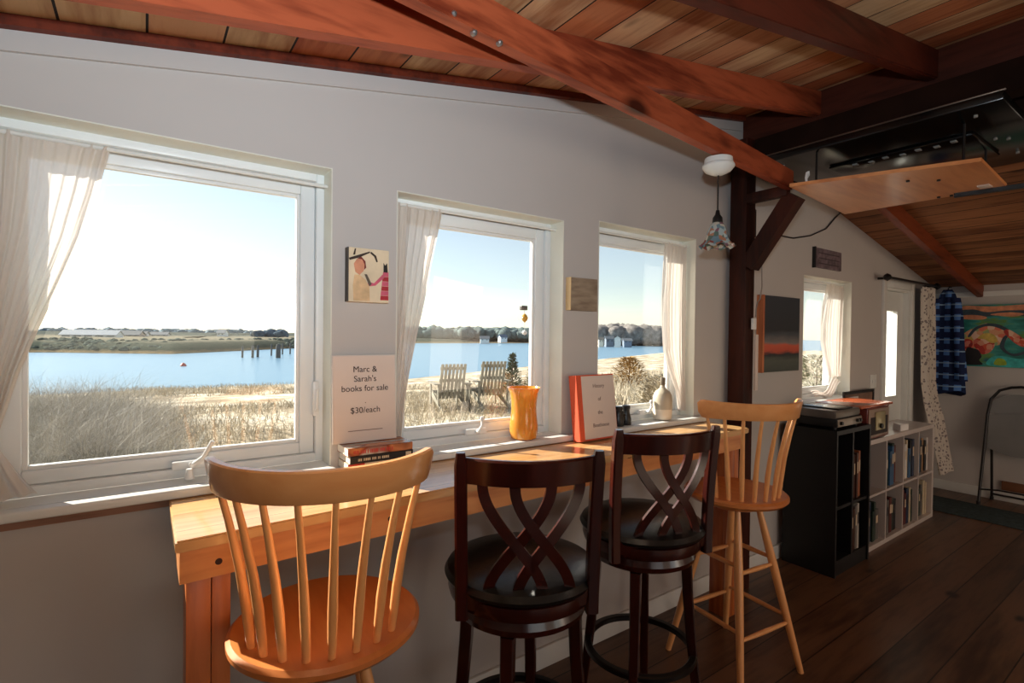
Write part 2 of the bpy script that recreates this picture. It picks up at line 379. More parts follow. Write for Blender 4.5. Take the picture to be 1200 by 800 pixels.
# door with a narrow glass light
droot = bpy.data.objects.new('door_1', None); col.objects.link(droot); droot.location = (5.87, 1.9, 0); droot['kind'] = 'structure'
b = B(); a, c, z0, z1 = DOOR
b.box((a - .07, 1.878, 0), (a, 1.9, z1 + .07), .003); b.box((c, 1.878, 0), (c + .07, 1.9, z1 + .07), .003); b.box((a, 1.878, z1), (c, 1.9, z1 + .07), .003)
b.box((a, 1.9, 0), (a + .02, 2.1, z1)); b.box((c - .02, 1.9, 0), (c, 2.1, z1)); b.box((a + .02, 1.9, z1 - .02), (c - .02, 2.1, z1))
obj('door_casing', b, M['trim'], droot)
b = B(); l0, l1 = a + .022, c - .022; g0, g1, h0, h1 = 5.72, 6.0, 1.03, 1.85
b.box((l0, 1.95, .01), (g0, 1.99, z1 - .022)); b.box((g1, 1.95, .01), (l1, 1.99, z1 - .022)); b.box((g0, 1.95, .01), (g1, 1.99, h0)); b.box((g0, 1.95, h1), (g1, 1.99, z1 - .022))
b.box((g0 - .02, 1.94, h0 - .02), (g0, 1.95, h1 + .02)); b.box((g1, 1.94, h0 - .02), (g1 + .02, 1.95, h1 + .02)); b.box((g0, 1.94, h1), (g1, 1.95, h1 + .02)); b.box((g0, 1.94, h0 - .02), (g1, 1.95, h0))
obj('door_leaf', b, M['trim'], droot, 0)
b = B().box((g0, 1.968, h0), (g1, 1.972, h1)); obj('pane', b, M['glass'], droot, 0)
b = B().cyl((5.64, 1.95, .98), (5.64, 1.91, .98), .012); b.lathe([(0, 0), (.02, .004), (.026, .015), (.02, .028), (0, .032)], (0, 0, 0), 16)
b2 = B().cyl((5.64, 1.95, .98), (5.64, 1.905, .98), .011); b2.cyl((5.64, 1.905, .98), (5.64, 1.88, .98), .024, .02); b.bm.free()
obj('door_handle', b2, M['blackmetal'], droot)

# ------------------------------------------------------------------ roof timbers
def timber(name, pts, ht, wd, mat, label, cat='beam', group=None, yv=1):
    """pts: two ends of the near lower edge; rises ht, goes wd towards the wall"""
    p, q = Vector(pts[0]), Vector(pts[1]); d = (q - p); dh = Vector((d.x, d.y, 0)).normalized(); w = Vector((-dh.y, dh.x, 0)) * wd * yv
    up = Vector((0, 0, ht)); b = B(); e = .006
    n = 2; b.rings([[s_, s_ + w, s_ + w + up, s_ + up] for s_ in (p, p + d * .5, q)])
    bmesh.ops.bevel(b.bm, geom=[x for x in b.bm.edges if abs((x.verts[0].co - x.verts[1].co).normalized().dot(d.normalized())) > .99], offset=.006, segments=2, affect='EDGES')
    return obj(name, b, mat, None, 35, label=label, cat=cat, group=group)
M['rafterx'] = wood('dark_rafter', (54, 20, 11), (86, 34, 20), 'X', 0.5, 5, knots=1.0, spec=0.25)  # darker red-brown for all but the rafter nearest the window wall
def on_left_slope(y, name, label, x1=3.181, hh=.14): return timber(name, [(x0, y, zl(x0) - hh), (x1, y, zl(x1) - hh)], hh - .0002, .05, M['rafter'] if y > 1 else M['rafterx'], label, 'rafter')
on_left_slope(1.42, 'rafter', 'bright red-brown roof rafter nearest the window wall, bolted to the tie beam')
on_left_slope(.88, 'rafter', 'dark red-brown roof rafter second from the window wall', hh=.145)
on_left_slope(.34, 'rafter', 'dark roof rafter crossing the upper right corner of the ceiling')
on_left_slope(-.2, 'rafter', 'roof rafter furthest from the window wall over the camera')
def on_right_slope(y, label, hh=.12):
    timber('rafter', [(RX + .069, y, zr(RX + .069) - hh), (XF - .001, y, zr(XF) - hh - .001)], hh - .0002, .055, M['rafter2'], label, 'rafter')
M['rafter2'] = wood('brown_far_rafter', (84, 36, 18), (130, 62, 34), 'X', 0.5, 5, knots=1.0, spec=0.25)
p_ = on_z(870, 330, 2.1)
on_right_slope(1.50, 'brown rafter of the far roof slope closest to the window wall')
on_right_slope(.62, 'brown rafter of the far roof slope ending above the swimmer painting')
# ridge beam and the boxed-in strip under it
b = B().box((3.18, -3.4, 2.81), (3.32, 1.9, 3.015), .006); tag(obj('ridge_beam', b, wood('dark_ridge_timber', (44, 18, 11), (78, 36, 24), 'Y', 0.6, 5, knots=1.2, spec=0.2)), 'dark red-brown ridge beam running from the window wall over the room', 'beam')
# tie beam crossing the rafters
mBolt = plain('galvanised_bolt', (170, 165, 160), .35, .9)
tb = timber('tie_beam', [(-.35, 1.12, 2.425), (3.02, 1.49, 2.43)], .108, .045, M['rafter'], 'long slanting-looking red-brown tie beam with bolt heads, crossing above the windows')
def on_tie(u, v):
    # point on the near face of the tie beam
    n = Vector((-(1.49 - 1.12), 3.37, 0)).normalized(); o = Vector((-.35, 1.12, 2.43)); d = Fv + Rv * ((u - 600) / FPX) - Uv * ((v - 400) / FPX)
    t = (o - EYE).dot(n) / d.dot(n); return EYE + d * t, n
for (u, v) in ((556, 38), (586, 50), (532, 16), (532, 12)):
    p, n = on_tie(u, v); 
    if v != 12: obj('bolt', B().tube([p - n * .008, p - n * .003, p + n * .01], [.004, .008, .008], 8), mBolt, tb)
# post with brace
post = B().box((3.01, 1.765, 0), (3.115, 1.875, 2.81), .006)
tp_ = thing('timber_post', 'dark brown rough timber post with angled brace beside the pendant lamp', 'post', (3.055, 1.82, 0))
obj('post', post, M['post'], tp_)
b = B().tube([(3.06, 1.77, 2.02), (3.064, 1.50, 2.405)], .05, flat=(.045, .045)); obj('brace', b, M['post'], tp_)
b = B().box((3.0, 1.52, 2.40), (3.05, 1.76, 2.46), .004); obj('cross_block', b, M['post'], tp_)

# fold-up panel box, board and bar (overhead screen)
tv = thing('ceiling_screen', 'large black glossy screen folded flat up under the ridge beam', 'screen', (3.5, 1.2, 2.6))
b = B().box((3.0, .60, 2.615), (4.15, 1.72, 2.655), .006); obj('housing', b, M['blackgloss'], tv)
b = B().box((3.35, .78, 2.596), (3.85, 1.45, 2.615), .012); obj('rear_bulge', b, M['blackgloss'], tv)
mCon = plain('grey_connectors', (150, 150, 146), .4)
for k in range(7): obj('connector', B().box((3.36 + .02 * (k % 2), .85 + k * .075, 2.590), (3.39 + .02 * (k % 2), .875 + k * .075, 2.5965), .002), mCon, tv)
for p in ((3.12, .72), (3.12, 1.6), (3.9, .72), (3.6, .7), (3.55, .74)): obj('screw', B().cyl((p[0], p[1], 2.606), (p[0], p[1], 2.616), .008), mCon, tv)
b = B().box((3.0, .596, 2.655), (3.012, 1.72, 2.662), .002); obj('edge_strip', b, plain('edge_highlight', (120, 104, 92), .3, .8), tv)  # paler strip paints the lit line along the panel's edge
b = B().box((3.33, -.4, 2.66), (4.1, 1.85, 2.82), .004); tag(obj('ceiling_box', b, plain('dark_brown_panel', (30, 16, 10), .85, var=.15, spec=.1)), 'dark boxed panel filling the space between ridge beam and black screen', 'panel')
b = B().box((3.06, -.4, 2.665), (3.18, 1.75, 2.80), .004); tag(obj('beam_casing', b, plain('dark_brown_casing', (34, 18, 11), .85, var=.15, spec=.1)), 'dark casing board fixed below the ridge beam beside the screen edge', 'panel')
bd = thing('hinged_board', 'orange plywood board hanging level below the black overhead screen', 'board', (3.3, 1.1, 2.4))
pts = [on_z(925, 219, 2.4), on_z(1150, 189, 2.4), on_z(1180, 219, 2.4), on_z(990, 251, 2.4)]
b = B().poly([tuple(p) for p in pts], (0, 0, .018)); obj('panel', b, wood('plywood', (196, 118, 62), (226, 152, 90), 'X', .4, 3, coat=.1, knots=.7), bd, 0)
b = B(); p0 = on_z(1118, 229, 2.39); p1 = on_z(1290, 205, 2.39); b.tube([p0, p1], .01, flat=(.012, .012)); obj('metal_bar', b, M['blackmetal'], bd)
p0 = on_z(1154, 218, 2.398)
b = B().box((p0.x - .035, p0.y - .025, 2.394), (p0.x + .035, p0.y + .025, 2.3995), .001); obj('tag', b, M['paper'], bd)
for u, v in ((1064, 212), (1100, 211), (1100, 231), (1115, 229)):
    p = on_z(u, v, 2.397); obj('bolt', B().cyl((p.x, p.y, 2.392), (p.x, p.y, 2.3995), .008), M['blackmetal'], bd)
for (x, y) in ((3.05, 1.38), (3.2, .78), (3.66, .8)): obj('hanger_rod', B().cyl((x, y, 2.418), (x, y, 2.6149), .006), M['blackmetal'], bd)
b = B().tube([(2.9, 1.36, 2.41), (2.89, 1.36, 2.44), (2.9, 1.36, 2.47)], .006); b.tube([(2.9, 1.36, 2.44), (2.92, 1.36, 2.46), (2.915, 1.36, 2.48)], .005)
obj('wing_screw', b, M['metalwhite'], bd)

# black block, socket and cord on the post
pb = B().box((3.118, 1.80, 2.22), (3.19, 1.87, 2.40), .006); tag(obj('wall_box', pb, M['black']), 'small black box fixed beside the timber post above its brace', 'box')
ps = thing('post_socket', 'white plug with a cord hanging on the dark timber post', 'socket', (3.125, 1.74, 2.1))
b = B().box((3.118, 1.725, 2.09), (3.15, 1.764, 2.17), .008); obj('plug', b, M['metalwhite'], ps)
b = B().tube([(3.14, 1.74, 2.09), (3.142, 1.735, 2.02), (3.15, 1.735, 1.9), (3.135, 1.74, 1.82), (3.12, 1.74, 1.81), (3.10, 1.735, 1.80), (3.085, 1.735, 1.76), (3.08, 1.735, 1.71)], .004, 6)
obj('cord', b, plain('grey_cord', (150, 140, 130), .5), ps)
th = thing('thermometer', 'narrow white gauge strip hanging on the timber post', 'gauge', (3.12, 1.74, 1.26))
b = B().box((3.095, 1.738, 1.25), (3.125, 1.75, 1.60), .002); obj('strip', b, M['paper'], th)
b = B().box((3.06, 1.738, 1.63), (3.10, 1.753, 1.70), .003); obj('clip', b, M['metalwhite'], th)
b = B().tube([(3.11, 1.40, 2.35)] + [tuple(on_y(u, v, 1.89)) for u, v in ((910, 273), (925, 278), (945, 278), (965, 270), (985, 250))], .004, 6); b.bm.free()
b = B().tube([tuple(on_y(u, v, 1.89)) for u, v in ((905, 270), (915, 276), (930, 279), (950, 276), (968, 268), (978, 256), (985, 249))], .005, 6)
tag(obj('wall_cable', b, M['black']), 'thin dark cable drooping across the wall above the sunset painting', 'cable')

# ------------------------------------------------------------------ pendant lamp
L0 = Vector((2.21, 1.44, 0))
lp = thing('pendant_lamp', 'small pendant lamp with multicoloured glass shade hanging under the tie beam', 'lamp', (L0.x, L0.y, 2.42))
b = B().lathe([(.0, 2.4245), (.062, 2.424), (.066, 2.398), (.072, 2.392), (.073, 2.384), (.058, 2.364), (.03, 2.350), (.01, 2.345), (0, 2.345)], L0, 32); obj('canopy', b, M['trim'], lp)
b = B().cyl(L0 + Vector((0, 0, 2.35)), L0 + Vector((0, 0, 2.16)), .0035, n=8); obj('cord', b, M['black'], lp)
b = B().lathe([(.0, 2.185), (.008, 2.18), (.012, 2.16), (.022, 2.145), (.024, 2.125), (.02, 2.12), (0, 2.12)], L0, 20); obj('socket_cap', b, M['black'], lp)
b = B(); prof = [(.022, 2.122), (.034, 2.11), (.045, 2.08), (.052, 2.05), (.058, 2.03), (.072, 2.013), (.080, 2.008)]; n = 48
rings = []
for i, (r, z) in enumerate(prof): rings.append([L0 + Vector(((r + .006 * cos(8 * a) * (i / 6) ** 2) * cos(a), (r + .006 * cos(8 * a) * (i / 6) ** 2) * sin(a), z + .007 * cos(8 * a) * (i / 6) ** 2)) for a in [2 * PI * k / n for k in range(n)]])
inner = [[L0 + (p - L0) * 1.0 + Vector(((L0.x - p.x) * .04, (L0.y - p.y) * .04, -.001)) for p in r] for r in reversed(rings)]
b.rings(rings + inner, cap=False)
m, nt, bs = newmat('mottled_art_glass'); N = nt.nodes.new; L = nt.links.new
tc = N('ShaderNodeTexCoord'); vo = N('ShaderNodeTexVoronoi'); vo.inputs['Scale'].default_value = 55; L(tc.outputs['Object'], vo.inputs['Vector'])
rp = N('ShaderNodeValToRGB'); rp.color_ramp.interpolation = 'CONSTANT'
cols = [(176, 184, 180), (140, 76, 70), (110, 136, 146), (190, 186, 170), (128, 92, 104), (160, 176, 176), (92, 112, 104), (168, 120, 96)]
while len(rp.color_ramp.elements) < len(cols): rp.color_ramp.elements.new(.5)
for i, c in enumerate(cols): rp.color_ramp.elements[i].position = i / len(cols); rp.color_ramp.elements[i].color = lin(c)
sp = N('ShaderNodeSeparateColor'); L(vo.outputs['Color'], sp.inputs[0]); L(sp.outputs[0], rp.inputs[0]); L(rp.outputs[0], bs.inputs['Base Color']); bs.inputs['Roughness'].default_value = .15
obj('lamp_shade', b, m, lp)

# ------------------------------------------------------------------ curtains
def curtain(name, label, prof, y, folds, amp, ysl=0.0, parent=None, mat=None, nu=60, nv=40, tail=None, group=None, gather=None):
    """prof: list of (z, x_left, x_right); a gathered cloth sheet with vertical folds"""
    root = thing(name, label, 'curtain', (prof[-1][1], y, prof[-1][0]), 0, group)
    b = B()
    def at(t):
        k = t * (len(prof) - 1); i = min(int(k), len(prof) - 2); f = k - i
        f2 = f
        return [prof[i][j] * (1 - f2) + prof[i + 1][j] * f2 for j in range(3)]
    def fn(s, t):
        z, xl, xr = at(t); w = xr - xl
        sq = s + .012 * sin(9 * t + 7 * s)
        a = amp * (1 if t > .02 else .4) * (.6 + .4 * sin(5 * s + 2))
        return (xl + w * s, y + ysl * max(0, t - .45) + a * sin(2 * PI * folds * sq + 1.2 * sin(3 * t)) + .3 * a * sin(2 * PI * folds * 2.3 * s + 4 * t), z)
    b.sheet(fn, nu * 2, nv)
    obj('cloth', b, mat or M['curtain'], root, 80)
    return root
def prof_px(rows, y):
    out = []
    for vz, ul, ur in rows:
        pl, pr = on_y(ul, vz, y), on_y(ur, vz, y)
        out.append((on_y((ul + ur) / 2, vz, y).z, pl.x, pr.x))
    return out
# each profile gives height, left edge, right edge (metres, on the rod's plane)
c1 = curtain('window_curtain', 'white curtain tied back at the left of the largest window', [
    (2.125, -.36, -.085), (2.10, -.36, -.09), (1.98, -.36, -.115), (1.85, -.36, -.15), (1.72, -.37, -.195), (1.58, -.375, -.245), (1.46, -.38, -.285), (1.34, -.385, -.315), (1.26, -.385, -.335)], 1.955, 8, .012)
b = B().sheet(lambda s, t: (-.39 + .055 * s + (.02 - .04 * s) * (0) + t * (-.01 + .10 * s), 1.955 - .02 * sin(PI * t) + .012 * sin(26 * s + 3 * t), 1.27 - t * (.13 + .04 * (1 - s)) - .02 * s * t), 40, 12)
obj('tied_tail', b, M['curtain'], c1, 80)
b = B().tube([(-.395, 1.95, 1.275), (-.36, 1.935, 1.265), (-.325, 1.95, 1.262)], .008, 8); obj('tie', b, M['curtain'], c1)
c2 = curtain('window_curtain', 'white curtain drawn to the left of the middle window behind the seated figures of paper', [
    (2.105, .80, 1.02), (2.08, .80, 1.02), (2.0, .80, 1.005), (1.87, .80, .975), (1.72, .80, .945), (1.57, .80, .91), (1.43, .80, .88), (1.3, .80, .858), (1.2, .80, .845), (1.125, .80, .84)], 1.955, 6, .012)
c2['label'] = 'white curtain hanging at the left side of the middle window'
c3 = curtain('window_curtain', 'sunlit white curtain gathered at the right side of the third window', [
    (2.135, 2.49, 2.685), (2.1, 2.49, 2.685), (1.95, 2.478, 2.685), (1.8, 2.472, 2.685), (1.65, 2.475, 2.685), (1.5, 2.49, 2.685), (1.38, 2.54, 2.685), (1.26, 2.61, 2.685), (1.13, 2.64, 2.685)], 1.955, 6, .012)
c4 = curtain('window_curtain', 'white curtain bunched at the right side of the small far window', [
    (2.03, 4.56, 4.84), (2.0, 4.56, 4.84), (1.85, 4.50, 4.84), (1.7, 4.47, 4.84), (1.55, 4.47, 4.83), (1.42, 4.52, 4.82), (1.3, 4.60, 4.80), (1.26, 4.62, 4.79)], 1.955, 6, .014)
b = B().sheet(lambda s, t: (4.70 - .42 * t + .1 * s, 1.95 - .02 * sin(PI * t) + .008 * sin(20 * s), 1.27 - .12 * sin(PI * t * .6) - .06 * s + .02 * sin(9 * t)), 20, 20)
obj('bunched_tail', b, M['curtain'], c4, 80)
for i, (xa, xb, z) in enumerate(((-.366, .546, 2.118), (.799, 1.647, 2.098), (1.89, 2.696, 2.128), (4.034, 4.856, 2.024))):
    b = B().cyl((xa, 1.955, z), (xb, 1.955, z), .0065, n=10)
    tag(obj('curtain_rod', b, M['trim']), ['white tension rod across the top of the largest window', 'white tension rod across the top of the middle window', 'white tension rod across the top of the third window', 'white tension rod inside the small far window'][i], 'rod')

# ------------------------------------------------------------------ desk
dk = thing('pine_counter', 'long lacquered pine counter desk under the windows', 'desk', (1.4, 1.7, 0))
b = B().poly([(.06, 1.48, 1.04), (2.78, 1.595, 1.04), (2.78, 1.898, 1.04), (.06, 1.885, 1.04)], (0, 0, .03))
bmesh.ops.bevel(b.bm, geom=[e for e in b.bm.edges if abs(e.verts[0].co.z - e.verts[1].co.z) < .001], offset=.004, segments=2, affect='EDGES')
obj('top', b, M['desk'], dk)
b = B().poly([(.07, 1.50, .955), (2.76, 1.614, .955), (2.76, 1.636, .955), (.07, 1.522, .955)], (0, 0, .084)); obj('apron', b, M['apron'], dk, 0)
for kx, kz in ((.155, .992), (.625, 1.003)):
    ky = 1.50 + (kx - .07) * .0424; kb = B(); kb.tube([(kx, ky - .0006, kz), (kx, ky + .004, kz)], .0085, 14); obj('knot', kb, plain('dark_knot', (52, 20, 10), .5), dk, 0)
obj('end_rail', B().box((.07, 1.524, .955), (.092, 1.88, 1.039)), M['apron'], dk, 0); obj('end_rail', B().box((2.738, 1.64, .955), (2.76, 1.88, 1.039)), M['apron'], dk, 0)
b = B().poly([(.07, 1.492, 1.026), (2.76, 1.606, 1.026), (2.76, 1.613, 1.026), (.07, 1.499, 1.026)], (0, 0, .012)); obj('moulding', b, M['apron'], dk, 0)
for (xa, ya) in ((.085, 1.526), (2.66, 1.64)):
    b = B().box((xa, ya, 0), (xa + .055, ya + .03, .954), .002); b.box((xa + .057, ya, 0), (xa + .10, ya + .03, .954), .002); b.box((xa, ya + .031, 0), (xa + .03, ya + .11, .954), .002); obj('leg', b, M['leg'], dk)
for x in (.35, 1.45, 2.4): obj('bracket', B().box((x, 1.65, .985), (x + .05, 1.88, 1.039)), M['apron'], dk, 0)

# ------------------------------------------------------------------ maple swivel stools
def make_maple(label, loc, back_deg, leg_deg):
    t = thing('spindle_stool', label, 'bar stool', (0, 0, 0)); ba = R(back_deg)
    b = B().lathe([(.0, .798), (.19, .798), (.222, .806), (.236, .82), (.236, .832), (.226, .841), (.17, .838), (.08, .832), (0, .831)], (0, 0, 0), 64); obj('seat', b, M['mapleseat'], t)
    b = B().lathe([(0, .765), (.11, .765), (.125, .772), (.125, .785), (.115, .797), (0, .797)], (0, 0, 0), 32); obj('swivel_base', b, M['mapleseat'], t)
    for k in range(8):
        f = k / 7 - .5; a0 = ba + f * 2 * R(57); a1 = ba + f * 2 * R(61.4)
        p = Vector((.191 * cos(a0), .191 * sin(a0), .832)); q = Vector((.256 * cos(a1), .256 * sin(a1), 1.225)); b = B()
        fr = (0, .12, .3, .5, .8, 1); rr_ = (.0088, .0105, .0118, .0105, .0085, .0072)
        b.tube([p.lerp(q, x) + Vector((cos(a0), sin(a0), 0)) * (-.010 * sin(PI * x)) for x in fr], list(rr_), 14); obj('spindle', b, M['maple'], t)
    b = B(); rings = []; n = 40; span = R(69)
    for k in range(n + 1):
        f = k / n * 2 - 1; a = ba + f * span; hb = 1.212 + .004 * (1 - f * f); ht = 1.297 - .006 * (1 - f * f); e = max(0, (abs(f) - .93) / .07)
        hb += .022 * e * e; ht -= .014 * e * e; ro = .012
        def P_(r, z): lean = (z - 1.21) * .18; return Vector(((r + lean) * cos(a), (r + lean) * sin(a), z))
        rings.append([P_(.246, hb + .003), P_(.249, hb), P_(.265, hb), P_(.268, hb + .003), P_(.268, ht - .004), P_(.264, ht), P_(.250, ht), P_(.246, ht - .004)])
    b.rings(rings); obj('crest_rail', b, M['mapler'], t, 40)
    tops, bots = [], []
    for k in range(4):
        a = R(leg_deg + 90 * k); p = Vector((.105 * cos(a), .105 * sin(a), .768)); q = Vector((.30 * cos(a), .30 * sin(a), 0)); tops.append(p); bots.append(q)
        b = B().tube([p.lerp(q, x) for x in (0, .15, .35, .6, 1)], [.013, .0175, .020, .0185, .014], 16); obj('leg', b, M['maple'], t)
    for lv, off in ((.50, 0), (.23, 0)):
        for k in range(4):
            f = 1 - (lv + (.03 if k % 2 else 0)) / .768; p = tops[k].lerp(bots[k], f); q = tops[(k + 1) % 4].lerp(bots[(k + 1) % 4], f)
            b = B().tube([p, p.lerp(q, .3), p.lerp(q, .5), p.lerp(q, .7), q], [.008, .0105, .0115, .0105, .008], 12); obj('stretcher', b, M['maple'], t)
    t.location = loc; return t
make_maple('light maple spindle-back stool nearest, at the left end of the counter', (.392, 1.371, 0), 248.6, 35)
make_maple('light maple spindle-back stool furthest, at the right end of the counter', (2.345, 1.41, 0), 244, 38)

# ------------------------------------------------------------------ dark cherry stools
def make_cherry(label, loc, back_deg, leg_deg, k_, ring_z=.30):
    t = thing('lattice_stool', label, 'bar stool', (0, 0, 0)); ba = R(back_deg)
    bk = Vector((cos(ba), sin(ba), 0)); sd = Vector((-sin(ba), cos(ba), 0))
    def S(s, z, off=0):
        f = (z - .74) / .49; dist = .150 + .027 * f + .085 * (1 - min(1, s * s)) * (0.6 + .4 * max(0, f)); hw = .198 + .008 * f
        return bk * (dist + off) + sd * (s * hw) + Vector((0, 0, z))
    b = B().lathe([(0, .795), (.225, .795), (.247, .803), (.252, .815), (.242, .832), (.21, .846), (.12, .856), (0, .858)], (0, 0, 0), 56); obj('seat_cushion', b, M['leather'], t)
    b = B().lathe([(0, .742), (.215, .742), (.235, .75), (.240, .77), (.238, .792), (.23, .796), (0, .796)], (0, 0, 0), 56); obj('seat_frame', b, M['cherry'], t)
    b = B().lathe([(0, .685), (.195, .685), (.212, .695), (.218, .715), (.21, .738), (0, .74)], (0, 0, 0), 48); obj('swivel_plate', b, M['cherry'], t)
    for s in (-1, 1):
        b = B(); pts = []
        for z in (.735, .80, .9, 1.0, 1.1, 1.2, 1.238):
            pts.append(S(s * (1 + .0), z, .012 * ((z - .95) / .25) ** 2))
        rings = []
        for i, p in enumerate(pts):
            w = .019 if i < len(pts) - 1 else .013; d = .017 if i < len(pts) - 1 else .012
            ss = sd; bb = bk
            rings.append([p + ss * w * x + bb * d * y for x, y in ((-1, -.7), (-.7, -1), (.7, -1), (1, -.7), (1, .7), (.7, 1), (-.7, 1), (-1, .7))])
        b.rings(rings); obj('stile', b, M['cherry'], t)
    b = B(); rings = []
    for k in range(25):
        s = -.93 + 1.86 * k / 24; zt = 1.222 + .004 * (1 - s * s); zb = 1.146 + .004 * (1 - s * s)
        rings.append([S(s, zb, -.010), S(s, zb - .003, 0), S(s, zb, .010), S(s, zt - .006, .012), S(s, zt, .006), S(s, zt, -.006), S(s, zt - .006, -.012)])
    b.rings(rings); obj('crest_rail', b, M['cherry'], t)
    b = B(); rings = []
    for k in range(25):
        s = -.95 + 1.9 * k / 24
        rings.append([S(s, .765, -.006), S(s, .765, .010), S(s, .815, .010), S(s, .815, -.006)])
    b.rings(rings); obj('lower_rail', b, M['cherry'], t)
    for (s0, s1, o) in ((-.70, .20, 0), (-.26, .62, .0035), (.26, -.62, -.0035), (.70, -.20, .0)):
        b = B(); rings = []
        for k in range(25):
            u = k / 24; sm = u * u * (3 - 2 * u); s = s0 + (s1 - s0) * sm; z = 1.148 - u * (1.148 - .812)
            dx = (s1 - s0) * 6 * u * (1 - u) * .21; dz = -.336; ln = math.hypot(dx, dz); nx, nz = -dz / ln, dx / ln; w = .0155
            p = S(s, z, o)
            e1 = p + sd * nx * w + Vector((0, 0, nz * w)); e2 = p - sd * nx * w - Vector((0, 0, nz * w)); d = bk * .006
            rings.append([e1 - d, e1 + d, e2 + d, e2 - d])
        b.rings(rings); obj('lattice_slat', b, M['cherry'], t, 30)
    for k in range(4):
        a = R(leg_deg + 90 * k); e = Vector((cos(a), sin(a), 0)); f = Vector((-sin(a), cos(a), 0)); b = B(); rings = []
        for u in (0, .2, .4, .6, .8, 1):
            r = .180 + .065 * u ** 1.4; z = .684 * (1 - u); w = .021 - .005 * u; p = e * r + Vector((0, 0, z))
            rings.append([p + e * w * x + f * w * y for x, y in ((-1, -.8), (-.8, -1), (.8, -1), (1, -.8), (1, .8), (.8, 1), (-.8, 1), (-1, .8))])
        b.rings(rings); obj('leg', b, M['cherry'], t)
    b = B().torus((0, 0, ring_z), .212, .03, .024); obj('foot_ring', b, M['blackmetal'], t)
    t.location = loc; return t
make_cherry('dark cherry lattice-back stool with black seat, left of the dark pair', (1.02, 1.37, 0), 241, 42, 0)
make_cherry('dark cherry lattice-back stool with black seat, right of the dark pair', (1.675, 1.42, 0), 250, 35, 1)

# ------------------------------------------------------------------ things on sill and counter
def book(label, c, w, d, h, rz, cover, spine_marks, z):
    t = thing('book', label, 'book', (c[0], c[1], z), rz, 'paperbacks stacked on the counter')
    Rm = Matrix.Rotation(rz, 4, 'Z'); o = Vector((c[0], c[1], z))
    def bx(n, a, e, m, bev=0.0):
        b = B().box(a, e, bev); bmesh.ops.transform(b.bm, matrix=Matrix.Translation(o) @ Rm, verts=b.bm.verts); return obj(n, b, m, t, 0)
    bx('pages', (-w / 2 + .001, -d / 2 + .003, .0012), (w / 2 - .002, d / 2 - .002, h - .0012), M['pages'])
    b = B().box((-w / 2, -d / 2, 0), (w / 2, d / 2, .0011)); b.box((-w / 2, -d / 2, h - .0011), (w / 2, d / 2, h)); b.box((-w / 2, -d / 2, 0), (w / 2, -d / 2 + .002, h))
    bmesh.ops.transform(b.bm, matrix=Matrix.Translation(o) @ Rm, verts=b.bm.verts); obj('cover', b, cover, t, 0)
    for (x0_, x1_, z0_, z1_, m_) in spine_marks: bx('spine_panel', (-w / 2 + x0_ * w, -d / 2 - .0006, h * z0_), (-w / 2 + x1_ * w, -d / 2 + .0001, h * z1_), m_)
    return t
mRed = plain('red_print', (188, 48, 36), .4); mBlk = plain('black_cover', (34, 26, 26), .35); mCream = plain('cream_print', (214, 192, 160), .5); mBrn = plain('brown_cover', (120, 56, 34), .35)
def letters(n0, n1, m_, z0=.3, z1=.7, seed=1):
    r_ = random.Random(seed); out = []; x = n0
    while x < n1:
        w = r_.uniform(.008, .02); out.append((x, x + w, z0, z1, m_)); x += w + .008 + (.02 if r_.random() < .2 else 0)
    return out
cover_top = None
m, nt, bs = newmat('photo_cover'); N = nt.nodes.new; L = nt.links.new
tc = N('ShaderNodeTexCoord'); mp = N('ShaderNodeMapping'); mp.inputs['Scale'].default_value = (5, 16, 5); mp.inputs['Rotation'].default_value = (0, 0, .5); ns = N('ShaderNodeTexNoise'); ns.inputs['Scale'].default_value = 1.6
L(tc.outputs['Object'], mp.inputs[0]); L(mp.outputs[0], ns.inputs['Vector']); rp = N('ShaderNodeValToRGB')
for i, (p, c) in enumerate(((.3, (74, 96, 96)), (.42, (196, 186, 172)), (.52, (140, 66, 40)), (.62, (206, 128, 78)), (.75, (96, 44, 30)))):
    e = rp.color_ramp.elements[i] if i < 2 else rp.color_ramp.elements.new(p); e.position = p; e.color = lin(c)
L(ns.outputs['Fac'], rp.inputs[0]); L(rp.outputs[0], bs.inputs['Base Color']); bs.inputs['Roughness'].default_value = .25
mPhoto = m
BX, BY = .692, 1.835
book('black-covered book at the bottom of the counter stack', (BX + .005, BY, 0), .235, .118, .027, .02, mBlk, letters(.3, .75, mCream, .35, .65, 5), 1.0705)
book('book with a red and cream spine, second from the bottom of the stack', (BX, BY + .002, 0), .235, .118, .026, -.01, mCream, [(0, .25, 0, 1, mRed)], 1.0980)
book('black book with pale spine lettering, second from the top of the stack', (BX + .004, BY - .002, 0), .235, .118, .026, .01, mBlk, letters(.12, .6, mCream, .3, .65, 3) + [(.88, .97, .2, .8, mCream)], 1.1245)
book('glossy photo-covered book on top of the stack, red-lettered spine', (BX, BY, 0), .24, .122, .028, .0, mPhoto, letters(.08, .7, mRed, .25, .7, 9), 1.1510)
